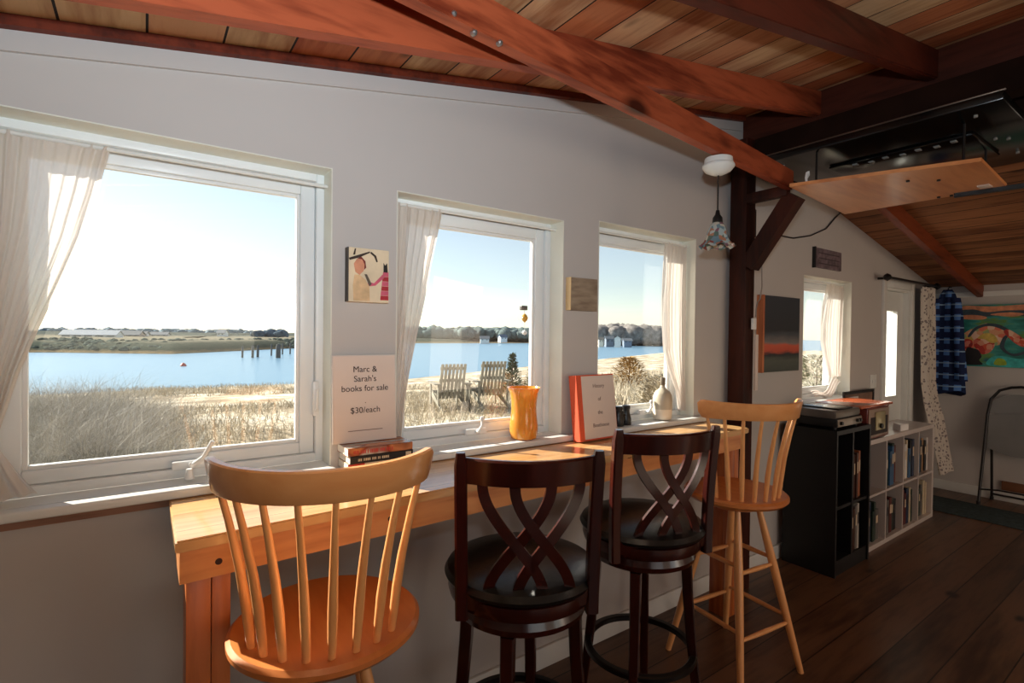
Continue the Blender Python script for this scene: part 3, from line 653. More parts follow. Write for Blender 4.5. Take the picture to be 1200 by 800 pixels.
# sign on its stand
sg = thing('sign_stand', 'white paper sign offering books for sale, upright behind the book stack', 'sign', (.665, 1.87, 1.18))
tilt = Matrix.Rotation(R(-3), 3, 'X')
sx0, sx1, sz0, sz1 = .545, .785, 1.181, 1.50
def lean(b, about=(.66, 1.862, 1.181)):
    bmesh.ops.transform(b.bm, matrix=Matrix.Translation(about) @ Matrix.Rotation(R(-3), 4, 'X') @ Matrix.Translation(-Vector(about)), verts=b.bm.verts); return b
b = lean(B().box((sx0, 1.862, sz0), (sx1, 1.8655, sz1), .0008)); obj('acrylic_stand', b, plain('clear_acrylic', (214, 204, 196), .15, var=0), sg, 0)
b = lean(B().box((sx0 + .004, 1.8605, sz0 + .004), (sx1 - .004, 1.8618, sz1 - .004))); obj('sheet', b, M['paper'], sg, 0)
rl = Matrix.Rotation(R(90 - 3), 3, 'X')
def sgt(body, size, z): text('lettering', body, size, Vector((.665, 1.8585 + (z - 1.165) * .05, z)), sg, M['ink'], rot=rl)
sgt('Marc &', .031, 1.462); sgt("Sarah's", .031, 1.427); sgt('books for sale', .031, 1.392); sgt('.', .028, 1.345); sgt('$30/each', .031, 1.312)
b = lean(B().box((.60, 1.8598, 1.222), (.73, 1.8604, 1.2245))); obj('small_print_line', b, M['inkgrey'], sg, 0)
# orange vase
b = B(); vx, vy = 1.405, 1.93
prof = [(0, 1.1005), (.050, 1.1005), (.058, 1.106), (.063, 1.13), (.064, 1.16), (.059, 1.20), (.056, 1.24), (.058, 1.28), (.064, 1.315), (.073, 1.334), (.076, 1.338), (.072, 1.338), (.060, 1.315), (.053, 1.28), (.051, 1.24), (.054, 1.20), (.058, 1.16), (.056, 1.13), (.04, 1.112), (0, 1.110)]
prof = [(r * 1.04, z) for r, z in prof]
b.lathe([p for p in prof], (vx + .03, vy - .012, 0), 48)
m, nt, bs = newmat('amber_glass'); bs.inputs['Base Color'].default_value = lin((238, 146, 34)); bs.inputs['Roughness'].default_value = .08; bs.inputs['Subsurface Weight'].default_value = .35
bs.inputs['Subsurface Radius'].default_value = (.05, .02, .005); bs.inputs['Transmission Weight'].default_value = .25; bs.inputs['Coat Weight'].default_value = .6
N = nt.nodes.new; tc = N('ShaderNodeTexCoord'); ns = N('ShaderNodeTexNoise'); ns.inputs['Scale'].default_value = 14; rp = N('ShaderNodeValToRGB'); rp.color_ramp.elements[0].color = lin((232, 136, 34)); rp.color_ramp.elements[1].color = lin((250, 186, 84))
nt.links.new(tc.outputs['Object'], ns.inputs['Vector']); nt.links.new(ns.outputs['Fac'], rp.inputs[0]); nt.links.new(rp.outputs[0], bs.inputs['Base Color'])
tag(obj('vase', b, m), 'amber orange vase with flared rim on the middle window sill', 'vase')
# binder
bn = thing('ring_binder', 'orange-red cloth album with a white title page, upright against the wall pier', 'binder', (1.84, 1.82, 1.07))
def bl(b): bmesh.ops.transform(b.bm, matrix=Matrix.Translation((1.675, 1.79, 1.0772)) @ Matrix.Rotation(R(1), 4, 'Z') @ Matrix.Rotation(R(-7), 4, 'X'), verts=b.bm.verts); return b
BW, BD, BH = .258, .05, .315
b = bl(B().box((0, 0, 0), (BW, .004, BH), .001)); b2 = B().box((0, BD - .004, 0), (BW, BD, BH), .001)
me_ = B(); me_.box((0, 0, 0), (BW, .004, BH), .001); me_.box((0, BD - .004, 0), (BW, BD, BH), .001); me_.box((0, .004, 0), (.004, BD - .004, BH), .001); b.bm.free(); b2.bm.free()
obj('cover', bl(me_), M['orangecloth'], bn, 0)
obj('pages', bl(B().box((.006, .006, .006), (BW - .008, BD - .006, BH - .006))), M['pages'], bn, 0)
obj('title_page', bl(B().box((.032, -.0012, .008), (BW - .003, -.0001, BH - .006))), M['paper'], bn, 0)
mb = Matrix.Translation((1.675, 1.79, 1.0772)) @ Matrix.Rotation(R(1), 4, 'Z') @ Matrix.Rotation(R(-7), 4, 'X')
for s_, z_ in (('History', .272), ('of', .208), ('the', .143), ('Boathouse', .082)):
    text('lettering', s_, .026, mb @ Vector((.145, -.0022, z_)), bn, M['inkgrey'], rot=(mb.to_3x3() @ Matrix.Rotation(R(90), 3, 'X')))
# binoculars
bi = thing('binoculars', 'small black binoculars standing on the sill below the third window', 'binoculars', (2.07, 1.90, 1.10))
for k, (x, y) in enumerate(((2.065, 1.915), (2.135, 1.925))):
    b = B().lathe([(0, 1.1005), (.027, 1.1005), (.029, 1.106), (.028, 1.135), (.022, 1.155), (.019, 1.17), (.0195, 1.185), (.022, 1.188), (.022, 1.203), (.018, 1.205), (0, 1.203)], (x, y, 0), 24); obj('barrel', b, M['blackmetal'], bi)
b = B().box((2.08, 1.91, 1.125), (2.12, 1.93, 1.16), .004); b.cyl((2.10, 1.92, 1.115), (2.10, 1.92, 1.178), .008); obj('bridge', b, M['blackmetal'], bi)
# stoneware bottle
b = B().lathe([(0, 1.1005), (.040, 1.1005), (.050, 1.106), (.054, 1.12), (.055, 1.16), (.055, 1.215), (.051, 1.245), (.040, 1.265), (.022, 1.278), (.0155, 1.285), (.015, 1.29), (.012, 1.30), (0, 1.30)], (2.44, 1.925, 0), 40)
bt = thing('bottle', 'cream stoneware bottle with a stopper on the third window sill', 'bottle', (2.44, 1.925, 1.10))
m, nt, bs = newmat('two_tone_stoneware'); N = nt.nodes.new; tc = N('ShaderNodeTexCoord'); sp = N('ShaderNodeSeparateXYZ'); rp = N('ShaderNodeValToRGB'); rp.color_ramp.interpolation = 'CONSTANT'
mr = N('ShaderNodeMapRange'); mr.inputs[1].default_value = 0; mr.inputs[2].default_value = .2
nt.links.new(tc.outputs['Object'], sp.inputs[0]); nt.links.new(sp.outputs['Z'], mr.inputs[0]); nt.links.new(mr.outputs[0], rp.inputs[0]); nt.links.new(rp.outputs[0], bs.inputs['Base Color'])
rp.color_ramp.elements[0].color = lin((226, 214, 196)); rp.color_ramp.elements[1].position = .32; rp.color_ramp.elements[1].color = lin((188, 178, 158)); bs.inputs['Roughness'].default_value = .35
obj('body', b, m, bt)
b = B().lathe([(0, 1.298), (.012, 1.298), (.0145, 1.303), (.0155, 1.335), (.014, 1.345), (0, 1.345)], (2.44, 1.925, 0), 20); obj('stopper', b, plain('grey_stopper', (120, 108, 92), .5), bt)
# ornament on the glass of the middle window
gp = on_y(613, 361, 2.034)
orn = thing('sun_catcher', 'small solar sun catcher stuck to the glass of the middle window', 'ornament', gp)
b = B().box((gp.x - .018, 2.020, gp.z - .010), (gp.x + .018, 2.0395, gp.z + .012), .003); obj('solar_panel', b, plain('grey_panel', (96, 88, 82), .3), orn)
b = B().lathe([(0, -.024), (.012, -.012), (.017, 0), (.012, .012), (.004, .020), (0, .022)], (gp.x, 2.020, gp.z - .048), 10); obj('crystal', b, plain('amber_crystal', (196, 150, 70), .1), orn)
b = B().cyl((gp.x, 2.024, gp.z - .026), (gp.x, 2.024, gp.z - .008), .0015, n=6); b.cyl((gp.x, 2.020, gp.z - .11), (gp.x, 2.020, gp.z - .07), .001, n=6); obj('thread', b, M['metalwhite'], orn)
b = B().lathe([(0, -.012), (.010, -.007), (.013, 0), (.010, .007), (0, .012)], (gp.x, 2.020, gp.z - .12), 10); obj('drop', b, plain('clear_drop', (235, 235, 235), .05), orn)

# ------------------------------------------------------------------ pictures on the window wall
def flat_on_wall(parent, name, pts, y, mat, th=.0012):
    b = B().poly([(p[0], y, p[1]) for p in pts], (0, th, 0)); return obj(name, b, mat, parent, 0)
p1 = thing('small_painting', 'small canvas of two embracing figures and a bare branch beside the largest window', 'painting', (.67, 1.885, 1.69))
b = B().box((.60, 1.868, 1.695), (.752, 1.9, 1.892), .001); obj('canvas', b, plain('tan_canvas', (226, 208, 176), .7, var=.06, scale=14), p1, 0)
b = B().box((.5965, 1.868, 1.695), (.5999, 1.9, 1.892)); obj('edge_strip', b, plain('dark_canvas_edge', (70, 64, 60), .6), p1, 0)
def A(u, v): return (.60 + u * .152, 1.695 + v * .197)
mk = {k: plain('paint_' + k, c, .6, var=.08, scale=30) for k, c in dict(dark=(52, 36, 26), skin=(214, 146, 112), red=(178, 52, 44), hair=(120, 40, 30), pink=(206, 92, 116), tan=(216, 182, 138), black=(20, 18, 18), crimson=(170, 34, 48), grey=(96, 84, 72)).items()}
flat_on_wall(p1, 'branch', [A(.0, .80), A(.2, .86), A(.5, .95), A(.52, .93), A(.25, .82), A(.02, .76)], 1.8665, mk['dark'])
flat_on_wall(p1, 'branch', [A(.1, .86), A(.14, .98), A(.17, .98), A(.15, .87)], 1.8665, mk['dark'])
flat_on_wall(p1, 'branch', [A(.55, .93), A(.75, .93), A(.62, .78), A(.66, .78), A(.8, .95), A(.56, .95)][::-1] if False else [A(.52, .92), A(.62, .86), A(.68, .76), A(.71, .77), A(.67, .88), A(.54, .95)], 1.8665, mk['dark'])
flat_on_wall(p1, 'figure_head', [A(.16, .55), A(.12, .7), A(.2, .8), A(.32, .8), A(.38, .7), A(.36, .58), A(.26, .5)], 1.8665, mk['skin'])
flat_on_wall(p1, 'figure_hair', [A(.2, .8), A(.3, .84), A(.4, .76), A(.42, .64), A(.37, .6), A(.38, .7), A(.32, .79)], 1.8662, mk['hair'])
flat_on_wall(p1, 'figure_body', [A(.12, .02), A(.10, .3), A(.14, .5), A(.27, .5), A(.4, .42), A(.5, .3), A(.52, .02)], 1.8668, mk['tan'])
flat_on_wall(p1, 'figure_arm', [A(.38, .52), A(.44, .52), A(.56, .34), A(.5, .30)], 1.8660, mk['grey'])
flat_on_wall(p1, 'child_head', [A(.86, .58), A(.86, .76), A(.90, .71), A(.95, .76), A(.97, .58)], 1.8665, mk['black'])
flat_on_wall(p1, 'child_arm', [A(.52, .3), A(.46, .34), A(.5, .38), A(.62, .36), A(.84, .54), A(.88, .48), A(.66, .32)], 1.8664, mk['pink'])
for k in range(6): flat_on_wall(p1, 'dress_stripe', [A(.84 - .012 * k, .50 - .09 * k), A(.99, .50 - .09 * k), A(.99, .585 - .09 * k), A(.85 - .012 * k, .585 - .09 * k)], 1.8665, mk['pink'] if k % 2 == 0 else mk['crimson'])
p2 = thing('small_painting', 'tiny hazy grey-brown canvas on the pier between middle and third windows', 'painting', (1.77, 1.885, 1.70))
b = B().box((1.672, 1.868, 1.703), (1.85, 1.9, 1.862), .001)
m, nt, bs = newmat('hazy_landscape_paint'); N = nt.nodes.new; tc = N('ShaderNodeTexCoord'); mp = N('ShaderNodeMapping'); mp.inputs['Scale'].default_value = (3, 3, 12); ns = N('ShaderNodeTexNoise'); ns.inputs['Scale'].default_value = 3
rp = N('ShaderNodeValToRGB'); rp.color_ramp.elements[0].position = .35; rp.color_ramp.elements[0].color = lin((124, 106, 88)); rp.color_ramp.elements[1].position = .7; rp.color_ramp.elements[1].color = lin((164, 148, 126))
nt.links.new(tc.outputs['Object'], mp.inputs[0]); nt.links.new(mp.outputs[0], ns.inputs['Vector']); nt.links.new(ns.outputs['Fac'], rp.inputs[0]); nt.links.new(rp.outputs[0], bs.inputs['Base Color'])
obj('canvas', b, m, p2, 0)
b = B().box((1.668, 1.866, 1.703), (1.6718, 1.9, 1.862)); obj('edge_strip', b, plain('pale_wood_edge', (222, 190, 140), .5), p2, 0)
# sunset canvas
p3 = thing('sunset_painting', 'dark seascape canvas with a glowing red sunset band', 'painting', (3.6, 1.88, 1.34))
m, nt, bs = newmat('sunset_paint'); N = nt.nodes.new; L = nt.links.new; tc = N('ShaderNodeTexCoord'); sp = N('ShaderNodeSeparateXYZ'); mr = N('ShaderNodeMapRange'); mr.inputs[1].default_value = 0; mr.inputs[2].default_value = .53
mp = N('ShaderNodeMapping'); mp.inputs['Scale'].default_value = (4, 4, 18); ns = N('ShaderNodeTexNoise'); ns.inputs['Scale'].default_value = 1.5; ns.inputs['Detail'].default_value = 5
L(tc.outputs['Object'], mp.inputs[0]); L(mp.outputs[0], ns.inputs['Vector']); L(tc.outputs['Object'], sp.inputs[0]); L(sp.outputs['Z'], mr.inputs[0])
ad = N('ShaderNodeMath'); ad.operation = 'MULTIPLY_ADD'; ad.inputs[1].default_value = .12; L(ns.outputs['Fac'], ad.inputs[0]); L(mr.outputs[0], ad.inputs[2])
rp = N('ShaderNodeValToRGB')
for i, (p, c) in enumerate(((.0, (52, 62, 60)), (.22, (86, 92, 82)), (.30, (40, 44, 48)), (.34, (196, 84, 60)), (.42, (206, 96, 70)), (.45, (128, 120, 116)), (.55, (74, 78, 84)), (.62, (46, 48, 54)), (1.0, (54, 60, 68)))):
    e = rp.color_ramp.elements[i] if i < 2 else rp.color_ramp.elements.new(p); e.position = p; e.color = lin(c)
L(ad.outputs[0], rp.inputs[0]); L(rp.outputs[0], bs.inputs['Base Color']); bs.inputs['Roughness'].default_value = .4
b = B().box((3.405, 1.855, 1.345), (3.885, 1.9, 1.868), .001); obj('canvas', b, m, p3, 0)
b = B().box((3.385, 1.853, 1.343), (3.4048, 1.9, 1.870), .001); obj('side_edge', b, wood('orange_wood_edge', (176, 96, 58), (214, 132, 84), 'Z', .5), p3, 0)
ws = thing('wall_plaque', 'small grey-violet plaque above the far small window', 'sign', (4.38, 1.89, 2.12))
b = B().box((4.17, 1.878, 2.125), (4.605, 1.9, 2.275), .002); obj('plate', b, plain('slate_violet', (112, 98, 104), .5, var=.25, scale=24), ws, 0)
b = B().box((4.155, 1.876, 2.12), (4.1698, 1.9, 2.28), .001); obj('edge_strip', b, M['black'], ws, 0)
b = B()
for r_ in range(3): b.box((4.22, 1.8768, 2.235 - r_ * .04), (4.56, 1.8779, 2.242 - r_ * .04))
obj('engraved_line', b, plain('dark_violet_lines', (72, 60, 66), .6), ws, 0)
sw = thing('light_switch', 'white double light switch plate beside the far door', 'switch', (5.34, 1.895, 1.2))
b = B().box((5.27, 1.893, 1.14), (5.40, 1.9, 1.26), .003); obj('plate', b, M['trim'], sw)
for x in (5.305, 5.365): b = B().box((x - .006, 1.886, 1.185), (x + .006, 1.8928, 1.215), .002); obj('toggle', b, M['metalwhite'], sw)

# ------------------------------------------------------------------ black cabinet with stereo
cb = thing('record_cabinet', 'black open-front record cabinet beside the far maple stool', 'cabinet', (3.98, 1.7, 0))
X0, X1, Y0, Y1, ZT = 3.70, 4.24, 1.515, 1.86, .97
b = B(); b.box((X0, Y0, 0), (X0 + .02, Y1, ZT)); b.box((X1 - .02, Y0, 0), (X1, Y1, ZT)); b.box((X0 + .02, Y1 - .01, 0), (X1 - .02, Y1, ZT)); b.box((X0 + .02, Y0, ZT - .03), (X1 - .02, Y1 - .01, ZT)); b.box((X0 + .02, Y0 + .01, 0), (X1 - .02, Y1 - .01, .10))
obj('carcass', b, M['black'], cb, 0)
b = B().box((X0 + .021, Y0 + .01, .44), (X1 - .021, Y1 - .011, .46)); obj('shelf', b, M['black'], cb, 0)
b = B().box((3.955, Y0 + .005, .10), (3.975, Y1 - .011, .94)); obj('divider', b, M['black'], cb, 0)
rnd = random.Random(11)
def row_books(group, lab, x0_, x1_, yf, z, hmin, hmax, cols, depth=.17, wmin=.026, wmax=.055, upto=99, back=None):
    x = x0_; n = 0; ORD = ['leftmost', 'second from the left', 'third from the left', 'fourth from the left', 'fifth from the left', 'sixth from the left', 'seventh from the left', 'eighth from the left', 'ninth from the left', 'tenth from the left', 'eleventh from the left', 'twelfth from the left', 'thirteenth from the left']
    while x < x1_ - wmin and n < upto:
        w = min(rnd.uniform(wmin, wmax), x1_ - x); h = rnd.uniform(hmin, hmax); d = depth * rnd.uniform(.85, 1); cname, rgb = rnd.choice(cols)
        t = thing('book', '%s %s, %s' % (cname, lab, ORD[n]), 'book', (x + w / 2, yf + d / 2, z), 0, group)
        y_ = yf + rnd.uniform(0, .02)
        b = B().box((x + .0005, y_ + .002, z + .0005), (x + w - .0005, y_ + d, z + h), .0015); obj('cover', b, bookmat(rgb), t, 0)
        b = B().box((x + w * .2, y_ + .0008, z + h * .55), (x + w * .8, y_ + .0019, z + h * .8)); obj('spine_label', b, mCream if rnd.random() < .6 else mBlk, t, 0)
        x += w + .001; n += 1
_bm = {}
def bookmat(rgb):
    if rgb not in _bm: _bm[rgb] = plain('book_cloth_%d' % len(_bm), rgb, .5, var=.05)
    return _bm[rgb]
darks = [('dark red-brown', (86, 30, 24)), ('black', (22, 20, 20)), ('dark green', (34, 52, 40)), ('navy', (30, 44, 70)), ('grey', (96, 92, 88))]
pal = [('cream', (206, 190, 160)), ('brick red', (140, 52, 38)), ('tan', (168, 128, 88)), ('blue', (44, 84, 120)), ('black', (24, 22, 22)), ('white', (214, 208, 200))]
row_books('records in the black cabinet', 'record sleeve in upper right bay of black cabinet', 3.99, 4.17, Y0 + .015, .462, .30, .34, [('orange-brown', (150, 84, 48)), ('tan', (168, 130, 96)), ('dark brown', (66, 36, 24))], .28, .02, .035)
row_books('records in the lower bay of the black cabinet', 'sleeve in lower right bay of black cabinet', 3.99, 4.15, Y0 + .015, .102, .28, .32, [('pale', (180, 172, 160)), ('dark brown', (66, 36, 24)), ('grey', (110, 104, 98))], .28, .02, .035)
# stereo units and turntable on top
hs = thing('stereo_receiver', 'silver-topped stereo unit, lower of the stack on the black cabinet', 'stereo', (3.93, 1.7, .97))
b = B().box((3.74, 1.535, .985), (4.12, 1.84, 1.045), .003); obj('case', b, M['black'], hs)
b = B().box((3.745, 1.528, .99), (4.115, 1.5345, 1.04), .002); hfp = obj('front_panel', b, plain('silver_panel', (176, 164, 150), .35, .6), hs)
for x in (3.78, 4.03, 4.07): obj('knob', B().cyl((x, 1.5278, 1.015), (x, 1.512, 1.015), .012), M['blackmetal'], hfp)
for x, y in ((3.77, 1.56), (4.09, 1.56), (3.77, 1.81), (4.09, 1.81)): obj('foot', B().cyl((x, y, .9702), (x, y, .9848), .012), M['black'], hs)
hs2 = thing('disc_player', 'grey disc player on top of the stereo unit', 'stereo', (3.93, 1.7, 1.046))
b = B().box((3.72, 1.54, 1.0462), (4.10, 1.84, 1.098), .003); obj('case', b, plain('grey_steel', (118, 112, 106), .3, .5), hs2)
b = B().box((3.80, 1.55, 1.0982), (4.02, 1.82, 1.108), .002); obj('lid', b, M['blackgloss'], hs2)
b = B().box((3.725, 1.534, 1.056), (4.095, 1.5395, 1.09), .001); obj('front_panel', b, plain('dull_silver', (140, 132, 122), .35, .6), hs2)
# laptop-like dark frame behind
b = B().box((4.30, 1.80, 1.02), (5.15, 1.83, 1.12), .004); b.bm.free()
# radio record player
rd = thing('radio_player', 'retro wooden radio record player with raised orange-brown lid', 'radio', (4.42, 1.7, .84))
RX0, RX1, RY0, RY1, RZ0, RZ1 = 4.27, 4.66, 1.55, 1.84, .845, 1.075
mR = wood('red_mahogany', (84, 26, 16), (120, 44, 28), 'Y', .3, 4, coat=.3)
b = B().box((RX0, RY0, RZ0), (RX1, RY1, RZ1), .006); obj('case', b, mR, rd)
b = B().box((RX0 + .012, RY0 - .006, RZ0 + .012), (RX1 - .012, RY0 - .0005, RZ1 - .012), .002); rface = obj('face', b, plain('grey_bronze_face', (156, 134, 118), .45, .1), rd)
b = B().box((RX0 + .04, RY0 - .010, RZ0 + .03), (RX1 - .04, RY0 - .0065, RZ1 - .07), .002); obj('grille', b, plain('dark_grille', (34, 18, 15), .6, var=.2, scale=120), rface)
b = B().box((4.385, RY0 - .014, RZ0 + .06), (4.555, RY0 - .0105, RZ1 - .035), .004); b2_ = obj('dial_plate', b, plain('brass_dial', (186, 172, 130), .3, .5), rface)
b = B().cyl((4.465, RY0 - .0145, RZ0 + .09), (4.465, RY0 - .03, RZ0 + .09), .018); obj('knob', b, M['blackmetal'], rface)
b = B().box((RX0 - .16, RY0 - .02, RZ1 + .008), (RX1 + .02, RY1 + .0, RZ1 + .026), .004); obj('lid', b, wood('orange_wood_lid', (150, 66, 34), (200, 100, 58), 'X', .25, 4, coat=.3), rd)
b = B().box((RX0 + .02, RY0 + .02, RZ1 + .0005), (RX1 - .02, RY1 - .02, RZ1 + .0078)); obj('hinge_block', b, mR, rd)
b = B().box((4.55, 1.862, 1.06), (5.28, 1.885, 1.165), .003); fr_ = thing('picture_frame', 'dark framed picture leaning low on the wall behind the radio', 'frame', (4.9, 1.87, 1.0)); b.bm.free()
b = B(); b.box((4.62, 1.845, .835), (5.22, 1.86, .86), .002); b.box((4.62, 1.845, 1.12), (5.22, 1.86, 1.145), .002); b.box((4.62, 1.845, .86), (4.645, 1.86, 1.12), .002); b.box((5.195, 1.845, .86), (5.22, 1.86, 1.12), .002); obj('frame', b, M['black'], fr_)
b = B().box((4.645, 1.852, .86), (5.195, 1.856, 1.12)); obj('print', b, plain('brown_print', (118, 88, 70), .5, var=.2), fr_, 0)

# ------------------------------------------------------------------ white cube shelf with books
sh = thing('cube_bookshelf', 'low white cube bookshelf full of books along the window wall', 'bookshelf', (5.0, 1.7, 0))
SX0, SX1, SY0, SY1, SZ = 4.30, 5.74, 1.56, 1.845, .83
t_ = .035
b = B(); b.box((SX0, SY0, 0), (SX1, SY1, t_), .002); b.box((SX0, SY0, SZ - t_), (SX1, SY1, SZ), .002); b.box((SX0, SY0, t_), (SX0 + t_, SY1, SZ - t_), .002); b.box((SX1 - t_, SY0, t_), (SX1, SY1, SZ - t_), .002)
obj('carcass', b, plain('white_laminate', (198, 186, 178), .35, var=.01), sh, 0)
mWL = plain('white_laminate_inner', (190, 178, 170), .4, var=.01)
nc = 4; cw = (SX1 - SX0 - 2 * t_ - (nc - 1) * .018) / nc
for k in range(1, nc):
    x = SX0 + t_ + k * cw + (k - 1) * .018; b = B().box((x, SY0, t_ + .0005), (x + .018, SY1 - .012, SZ - t_ - .0005)); obj('divider', b, mWL, sh, 0)
for k in range(nc):
    x = SX0 + t_ + k * (cw + .018); b = B().box((x + .0005, SY0 + .002, .400), (x + cw - .0005, SY1 - .012, .418)); obj('shelf', b, mWL, sh, 0)
b = B().box((SX0 + t_, SY1 - .01, t_), (SX1 - t_, SY1 - .002, SZ - t_)); obj('back_panel', b, plain('dark_back_panel', (60, 48, 42), .6), sh, 0)
bay = ['first', 'second', 'third', 'fourth']
for k in range(nc):
    x = SX0 + t_ + k * (cw + .018)
    if k == 0: row_books('books in the first upper bay', 'book in the upper first bay of the white shelf', x + .02, x + .12, SY0 + .03, .419, .22, .27, darks, .2, .02, .04)
    else: row_books('books in the %s upper bay' % bay[k], 'book in the upper %s bay of the white shelf' % bay[k], x + .005, x + cw - .01, SY0 + .02, .419, .24, .33, darks[:4] + pal if k > 1 else [('blue', (44, 84, 120)), ('dark green', (34, 52, 40)), ('black', (22, 20, 20)), ('dark red', (96, 36, 30))], .2)
    row_books('books in the %s lower bay' % bay[k], 'book in the lower %s bay of the white shelf' % bay[k], x + .005, x + cw - .01, SY0 + .02, t_ + .001, .22, .31, darks + ([('cream', (196, 180, 150))] if k else []), .2)
p = on_z(1067, 503, .83)
b = B().poly([(5.02, 1.585, .8305), (5.16, 1.575, .8305), (5.12, 1.67, .8305)], (0, 0, .05)); 
pc = thing('folded_paper', 'white folded paper cone standing on the white bookshelf top', 'paper', (5.09, 1.61, .83)); obj('fold', b, plain('bright_paper', (236, 234, 230), .4), pc, 0)
dc = thing('small_figurine', 'tiny dark bowl beside the radio on the bookshelf', 'bowl', (4.82, 1.66, .83))
b = B().lathe([(0, .8305), (.02, .8305), (.024, .84), (.04, .875), (.043, .885), (.039, .885), (.02, .845), (0, .842)], (4.80, 1.66, 0), 24); obj('bowl', b, M['black'], dc)

# ------------------------------------------------------------------ floral door curtain, rod, plaid shirt
m, nt, bs = newmat('floral_print'); N = nt.nodes.new; L = nt.links.new; tc = N('ShaderNodeTexCoord'); vo = N('ShaderNodeTexVoronoi'); vo.inputs['Scale'].default_value = 32
rp = N('ShaderNodeValToRGB'); rp.color_ramp.interpolation = 'CONSTANT'; rp.color_ramp.elements[0].color = lin((134, 124, 122)); rp.color_ramp.elements[1].position = .36; rp.color_ramp.elements[1].color = lin((206, 196, 184))
L(tc.outputs['Object'], vo.inputs['Vector']); L(vo.outputs['Distance'], rp.inputs[0]); L(rp.outputs[0], bs.inputs['Base Color']); bs.inputs['Roughness'].default_value = .9; bs.inputs['Specular IOR Level'].default_value = .1
fc = curtain('door_curtain', 'floral print curtain hanging full length at the far door', [(2.10, 6.22, 6.52), (2.07, 6.22, 6.52), (1.7, 6.24, 6.56), (1.2, 6.27, 6.60), (.95, 6.26, 6.60), (.8, 6.26, 6.64), (.5, 6.34, 6.70), (.25, 6.36, 6.70)], 1.80, 5, .02, ysl=-.24, mat=m)
b = B().cyl((5.33, 1.80, 2.125), (6.60, 1.80, 2.125), .012, n=12)
for x in (5.32, 6.61): b.lathe([(0, -.035), (.025, -.02), (.033, 0), (.025, .02), (0, .035)], (x, 1.80, 2.125), 14)
for x in (5.40, 6.55): b.box((x - .01, 1.80, 2.115), (x + .01, 1.9, 2.135))
tag(obj('curtain_rod', b, M['blackmetal']), 'black curtain rod with ball ends above the far door', 'rod')
m, nt, bs = newmat('blue_plaid_flannel'); N = nt.nodes.new; L = nt.links.new; tc = N('ShaderNodeTexCoord'); sp = N('ShaderNodeSeparateXYZ'); L(tc.outputs['Object'], sp.inputs[0])
def stripe(axis, per, th, ph=0.0):
    a = N('ShaderNodeMath'); a.operation = 'MULTIPLY_ADD'; a.inputs[1].default_value = 1 / per; a.inputs[2].default_value = ph; L(sp.outputs[axis], a.inputs[0])
    f = N('ShaderNodeMath'); f.operation = 'FRACT'; L(a.outputs[0], f.inputs[0]); g = N('ShaderNodeMath'); g.operation = 'LESS_THAN'; g.inputs[1].default_value = th; L(f.outputs[0], g.inputs[0]); return g.outputs[0]
def mixc(fac, a, c):
    x = N('ShaderNodeMix'); x.data_type = 'RGBA'; L(fac, x.inputs[0])
    for i, v in ((6, a), (7, c)):
        if isinstance(v, tuple): x.inputs[i].default_value = v
        else: L(v, x.inputs[i])
    return x.outputs[2]
base = mixc(stripe('Z', .12, .5), lin((84, 126, 190)), lin((40, 48, 84))); base = mixc(stripe('Y', .09, .45), base, lin((38, 50, 84))); base = mixc(stripe('Z', .12, .1, .2), base, lin((136, 166, 198)))
L(base, bs.inputs['Base Color']); bs.inputs['Roughness'].default_value = .95; bs.inputs['Specular IOR Level'].default_value = .05
st = thing('plaid_shirt', 'blue plaid flannel shirt hanging on a hook beside the far painting', 'shirt', (6.86, 1.77, 1.0))
b = B(); rings = []
for (z, w, d) in ((2.10, .035, .03), (2.05, .06, .05), (1.95, .085, .06), (1.8, .10, .07), (1.5, .12, .075), (1.2, .14, .08), (1.05, .15, .085), (1.03, .15, .085)):
    rings.append([Vector((6.80 + d * cos(a) * .8 + .008 * sin(5 * a), 1.76 + w * sin(a) * (1 + .10 * sin(7 * a)), z + .03 * sin(2 * a) * (1 if z < 1.1 else 0))) for a in [2 * PI * k / 40 for k in range(40)]])
b.rings(rings); obj('shirt_body', b, m, st, 70)
for s_, ang in ((-1, .06), (1, -.02)):
    b = B().tube([(6.78, 1.76 + s_ * .07, 2.0), (6.74, 1.76 + s_ * .10, 1.8), (6.73, 1.76 + s_ * .12, 1.5), (6.74, 1.76 + s_ * .145, 1.16)], [.04, .045, .042, .045], 14); obj('sleeve', b, m, st)
b = B().tube([(6.9, 1.76, 2.13), (6.84, 1.76, 2.13), (6.81, 1.76, 2.11), (6.81, 1.76, 2.09)], .006, 8); tag(obj('wall_hook', b, M['blackmetal']), 'black coat hook holding the plaid shirt', 'hook')

# ------------------------------------------------------------------ far painting
fp = thing('swimmer_painting', 'wide turquoise painting of a reclining dark-haired figure on the far wall', 'painting', (6.88, 1.0, 1.31))
PY0, PY1, PZ0, PZ1 = 1.735, .45, 1.315, 1.935
m, nt, bs = newmat('turquoise_paint'); N = nt.nodes.new; L = nt.links.new; tc = N('ShaderNodeTexCoord'); mp = N('ShaderNodeMapping'); mp.inputs['Scale'].default_value = (1, 2.2, 7); ns = N('ShaderNodeTexNoise'); ns.inputs['Scale'].default_value = 1.6; ns.inputs['Detail'].default_value = 4
L(tc.outputs['Object'], mp.inputs[0]); L(mp.outputs[0], ns.inputs['Vector']); rp = N('ShaderNodeValToRGB')
for i, (p, c) in enumerate(((.3, (20, 84, 74)), (.45, (34, 128, 120)), (.52, (60, 150, 140)), (.6, (96, 140, 60)), (.72, (30, 110, 128)))):
    e = rp.color_ramp.elements[i] if i < 2 else rp.color_ramp.elements.new(p); e.position = p; e.color = lin(c)
L(ns.outputs['Fac'], rp.inputs[0]); L(rp.outputs[0], bs.inputs['Base Color']); bs.inputs['Roughness'].default_value = .5
